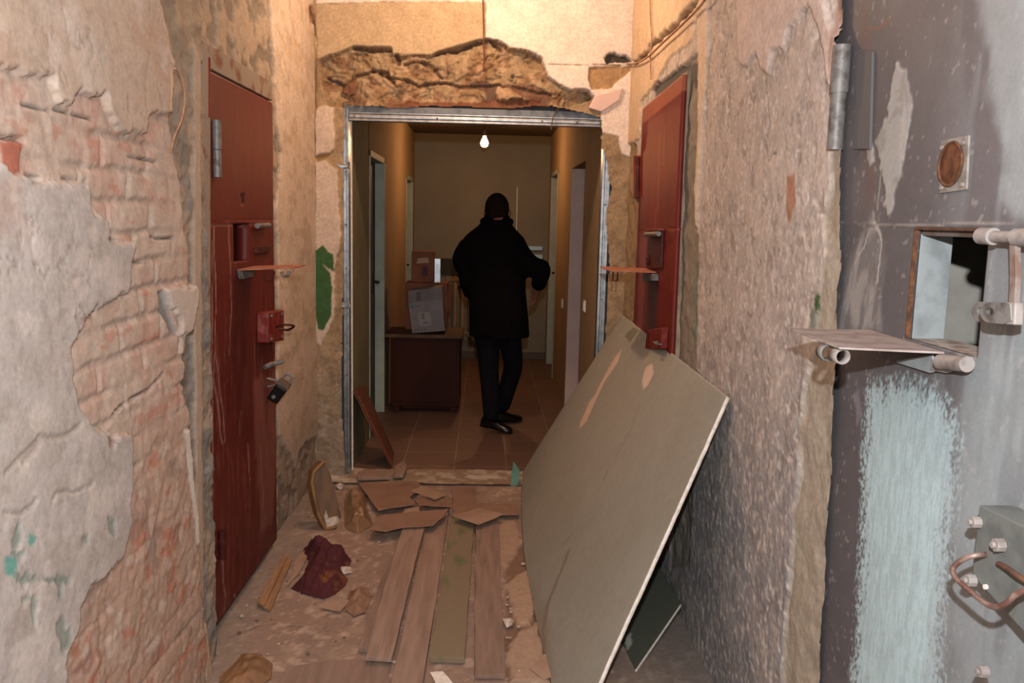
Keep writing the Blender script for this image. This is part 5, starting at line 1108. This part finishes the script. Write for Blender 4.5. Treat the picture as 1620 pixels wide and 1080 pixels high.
# hands with fingers
def hand(w, d, side):
    d = Vector(d).normalized(); up = Vector((0, 0, 1)); s_ = d.cross(up).normalized()*side; nodes = [(Vector(w)-d*.03, .026), (Vector(w)+d*.02, (.026, .022)), (Vector(w)+d*.06, (.034, .018))]; edges = [(0, 1), (1, 2)]
    for k, (off, ln) in enumerate(((-.030, .062), (-.010, .072), (.010, .068), (.029, .054))):
        b0 = Vector(w)+d*.085+up*off*-1; i = len(nodes); nodes += [(b0, .010), (b0+d*ln*.5-s_*.012, .009), (b0+d*ln*.8-s_*.035, .0075)]; edges += [(2, i), (i, i+1), (i+1, i+2)]
    i = len(nodes); b0 = Vector(w)+d*.035+up*.03; nodes += [(b0, .012), (b0+d*.03+up*.022-s_*.01, .010), (b0+d*.055+up*.026-s_*.02, .009)]; edges += [(1, i), (i, i+1), (i+1, i+2)]
    return skin('hand', nodes, edges, m_skin, man, 1)
hand(wR+np.array([-.005, .01, -.02]), (-.15, .55, -.8), 1)
hand(wL+np.array([0, .02, 0]), (.3, .8, -.2), -1)
# coat: torso rings + sleeves fused by remesh
bm = bmesh.new()
def ring_loft(bm, rings, n=32):
    R = []
    for (c, rx, ry, z) in rings: R.append([bm.verts.new((c[0]+rx*math.copysign(abs(math.cos(a))**.85, math.cos(a)), c[1]+ry*math.copysign(abs(math.sin(a))**.85, math.sin(a)), z)) for a in np.linspace(0, 2*math.pi, n, endpoint=False)])
    for i in range(len(R)-1):
        for k in range(n): bm.faces.new((R[i][k], R[i][(k+1) % n], R[i+1][(k+1) % n], R[i+1][k]))
    bm.faces.new(R[0][::-1]); bm.faces.new(R[-1])
def row(py, xl, xr, ry, dy=0):
    a = mp2(xl, py); b_ = mp2(xr, py); return (((a[0]+b_[0])/2, YM+dy), (b_[0]-a[0])/2, ry, (a[2]+b_[2])/2)
rows = [row(532, 742, 838, .17, .02), row(500, 742, 836, .165, .02), row(460, 741, 832, .155, .02), row(425, 738, 832, .15, .01), row(400, 733, 834, .15), row(385, 730, 834, .145), row(375, 735, 829, .13), row(366, 745, 820, .11), row(357, 757, 812, .09), row(350, 762, 808, .08), row(342, 766, 806, .078, -.005), row(338, 768, 804, .07, -.005)]
ring_loft(bm, rows)
a_tube(bm, curvy([np.array([sL[0]+.045, YM, shz-.02]), np.array([sL[0]-.005, YM+.0, shz-.12]), eL+np.array([0.0, 0, .06]), eL, (eL+wL)/2+np.array([-.0, 0, -.005]), wL-np.array([0, .01, 0])], 4), [.085]*5+[.08]*4+[.072]*4+[.068]*4+[.06]*4, 16)
a_tube(bm, curvy([np.array([sR[0]-.04, YM, shz-.02]), np.array([sR[0]+.015, YM, shz-.10]), (np.array([sR[0]+.03, YM, shz-.12])+eR)/2, eR+np.array([0, 0, .03]), eR+np.array([.0, .04, -.02]), wR+np.array([0, -.005, .01])], 4), [.085]*5+[.08]*4+[.072]*4+[.066]*4+[.058]*4, 16)
coat = obj('coat', bm, m_coat, man, smooth=True)
rm = coat.modifiers.new('r', 'REMESH'); rm.mode = 'VOXEL'; rm.voxel_size = .011; rm.use_smooth_shade = True
sm = coat.modifiers.new('sm', 'SMOOTH'); sm.iterations = 4
# open collar roll
nkc = mp2(786, 348); tube('collar', [V3((nkc[0]+.096*math.cos(a), YM+.085*math.sin(a)-.004, nkc[2]+.012*math.sin(a)-.01)) for a in np.linspace(0, 2*math.pi, 20, endpoint=False)], .024, m_coat, man, 10, closed=True)
# trousers
tr = skin('trousers', [(np.array([cx+.01, YM+.02, hip[2]-.02]), (.15, .12)), (hpL-np.array([0, 0, .06]), .098), (kneeL, .076), ((kneeL+anL)/2+np.array([.0, 0, 0]), .070), (anL-np.array([0, 0, .02]), .066), (hpR-np.array([0, 0, .06]), .098), (kneeR, .076), ((kneeR+anR)/2, .070), (anR-np.array([0, 0, .02]), .064)], [(0, 1), (1, 2), (2, 3), (3, 4), (0, 5), (5, 6), (6, 7), (7, 8)], m_trou, man)
def shoe(heel, toe, lift=0.):
    heel = Vector(heel); toe = Vector(toe); d = (toe-heel); L_ = d.length; d.normalize(); s_ = Vector((-d.y, d.x, 0)).normalized(); up = s_.cross(d)*-1
    if up.z < 0: up = -up
    bm = bmesh.new(); R = []
    for t, w_, h in ((0, .022, .05), (.06, .032, .075), (.2, .037, .085), (.4, .038, .075), (.6, .045, .055), (.8, .044, .042), (.94, .03, .032), (1, .012, .02)):
        c = heel+d*L_*t; ring = []
        for k in range(14):
            a = 2*math.pi*k/14; x = w_*math.cos(a); z = max(math.sin(a), -.0)*h if math.sin(a) > 0 else math.sin(a)*.008
            ring.append(bm.verts.new(c+s_*x+up*(z+.012)))
        R.append(ring)
    for i in range(len(R)-1):
        for k in range(14): bm.faces.new((R[i][k], R[i][(k+1) % 14], R[i+1][(k+1) % 14], R[i+1][k]))
    bm.faces.new(R[0][::-1]); bm.faces.new(R[-1]); o = obj('shoe', bm, m_shoe, man, smooth=True)
    bm = bmesh.new(); a_box(bm, (-.028, 0, -.002), (.028, .07, .02)); M_ = Matrix((s_, d, up)).transposed().to_4x4(); M_.translation = heel; bmesh.ops.transform(bm, matrix=M_, verts=bm.verts); obj('heel', bm, m_shoe, o, bevel=.004)
t1 = PZ(0).p3(811, 684); t1[2] = .0; h1_ = mp2(764, 657, YM+.02); h1_ = np.array([anL[0]-.08, anL[1]+.07, .035])
toeL = np.array([t1[0], max(t1[1], 5.9), 0]); 
shoe(h1_, (h1_[0]+.225, h1_[1]-.11, .0))
toeR = mp2(814, 658, YM+.36); shoe((anR[0]-.05, anR[1]-.03, .004), (anR[0]+.17, anR[1]+.06, .004))
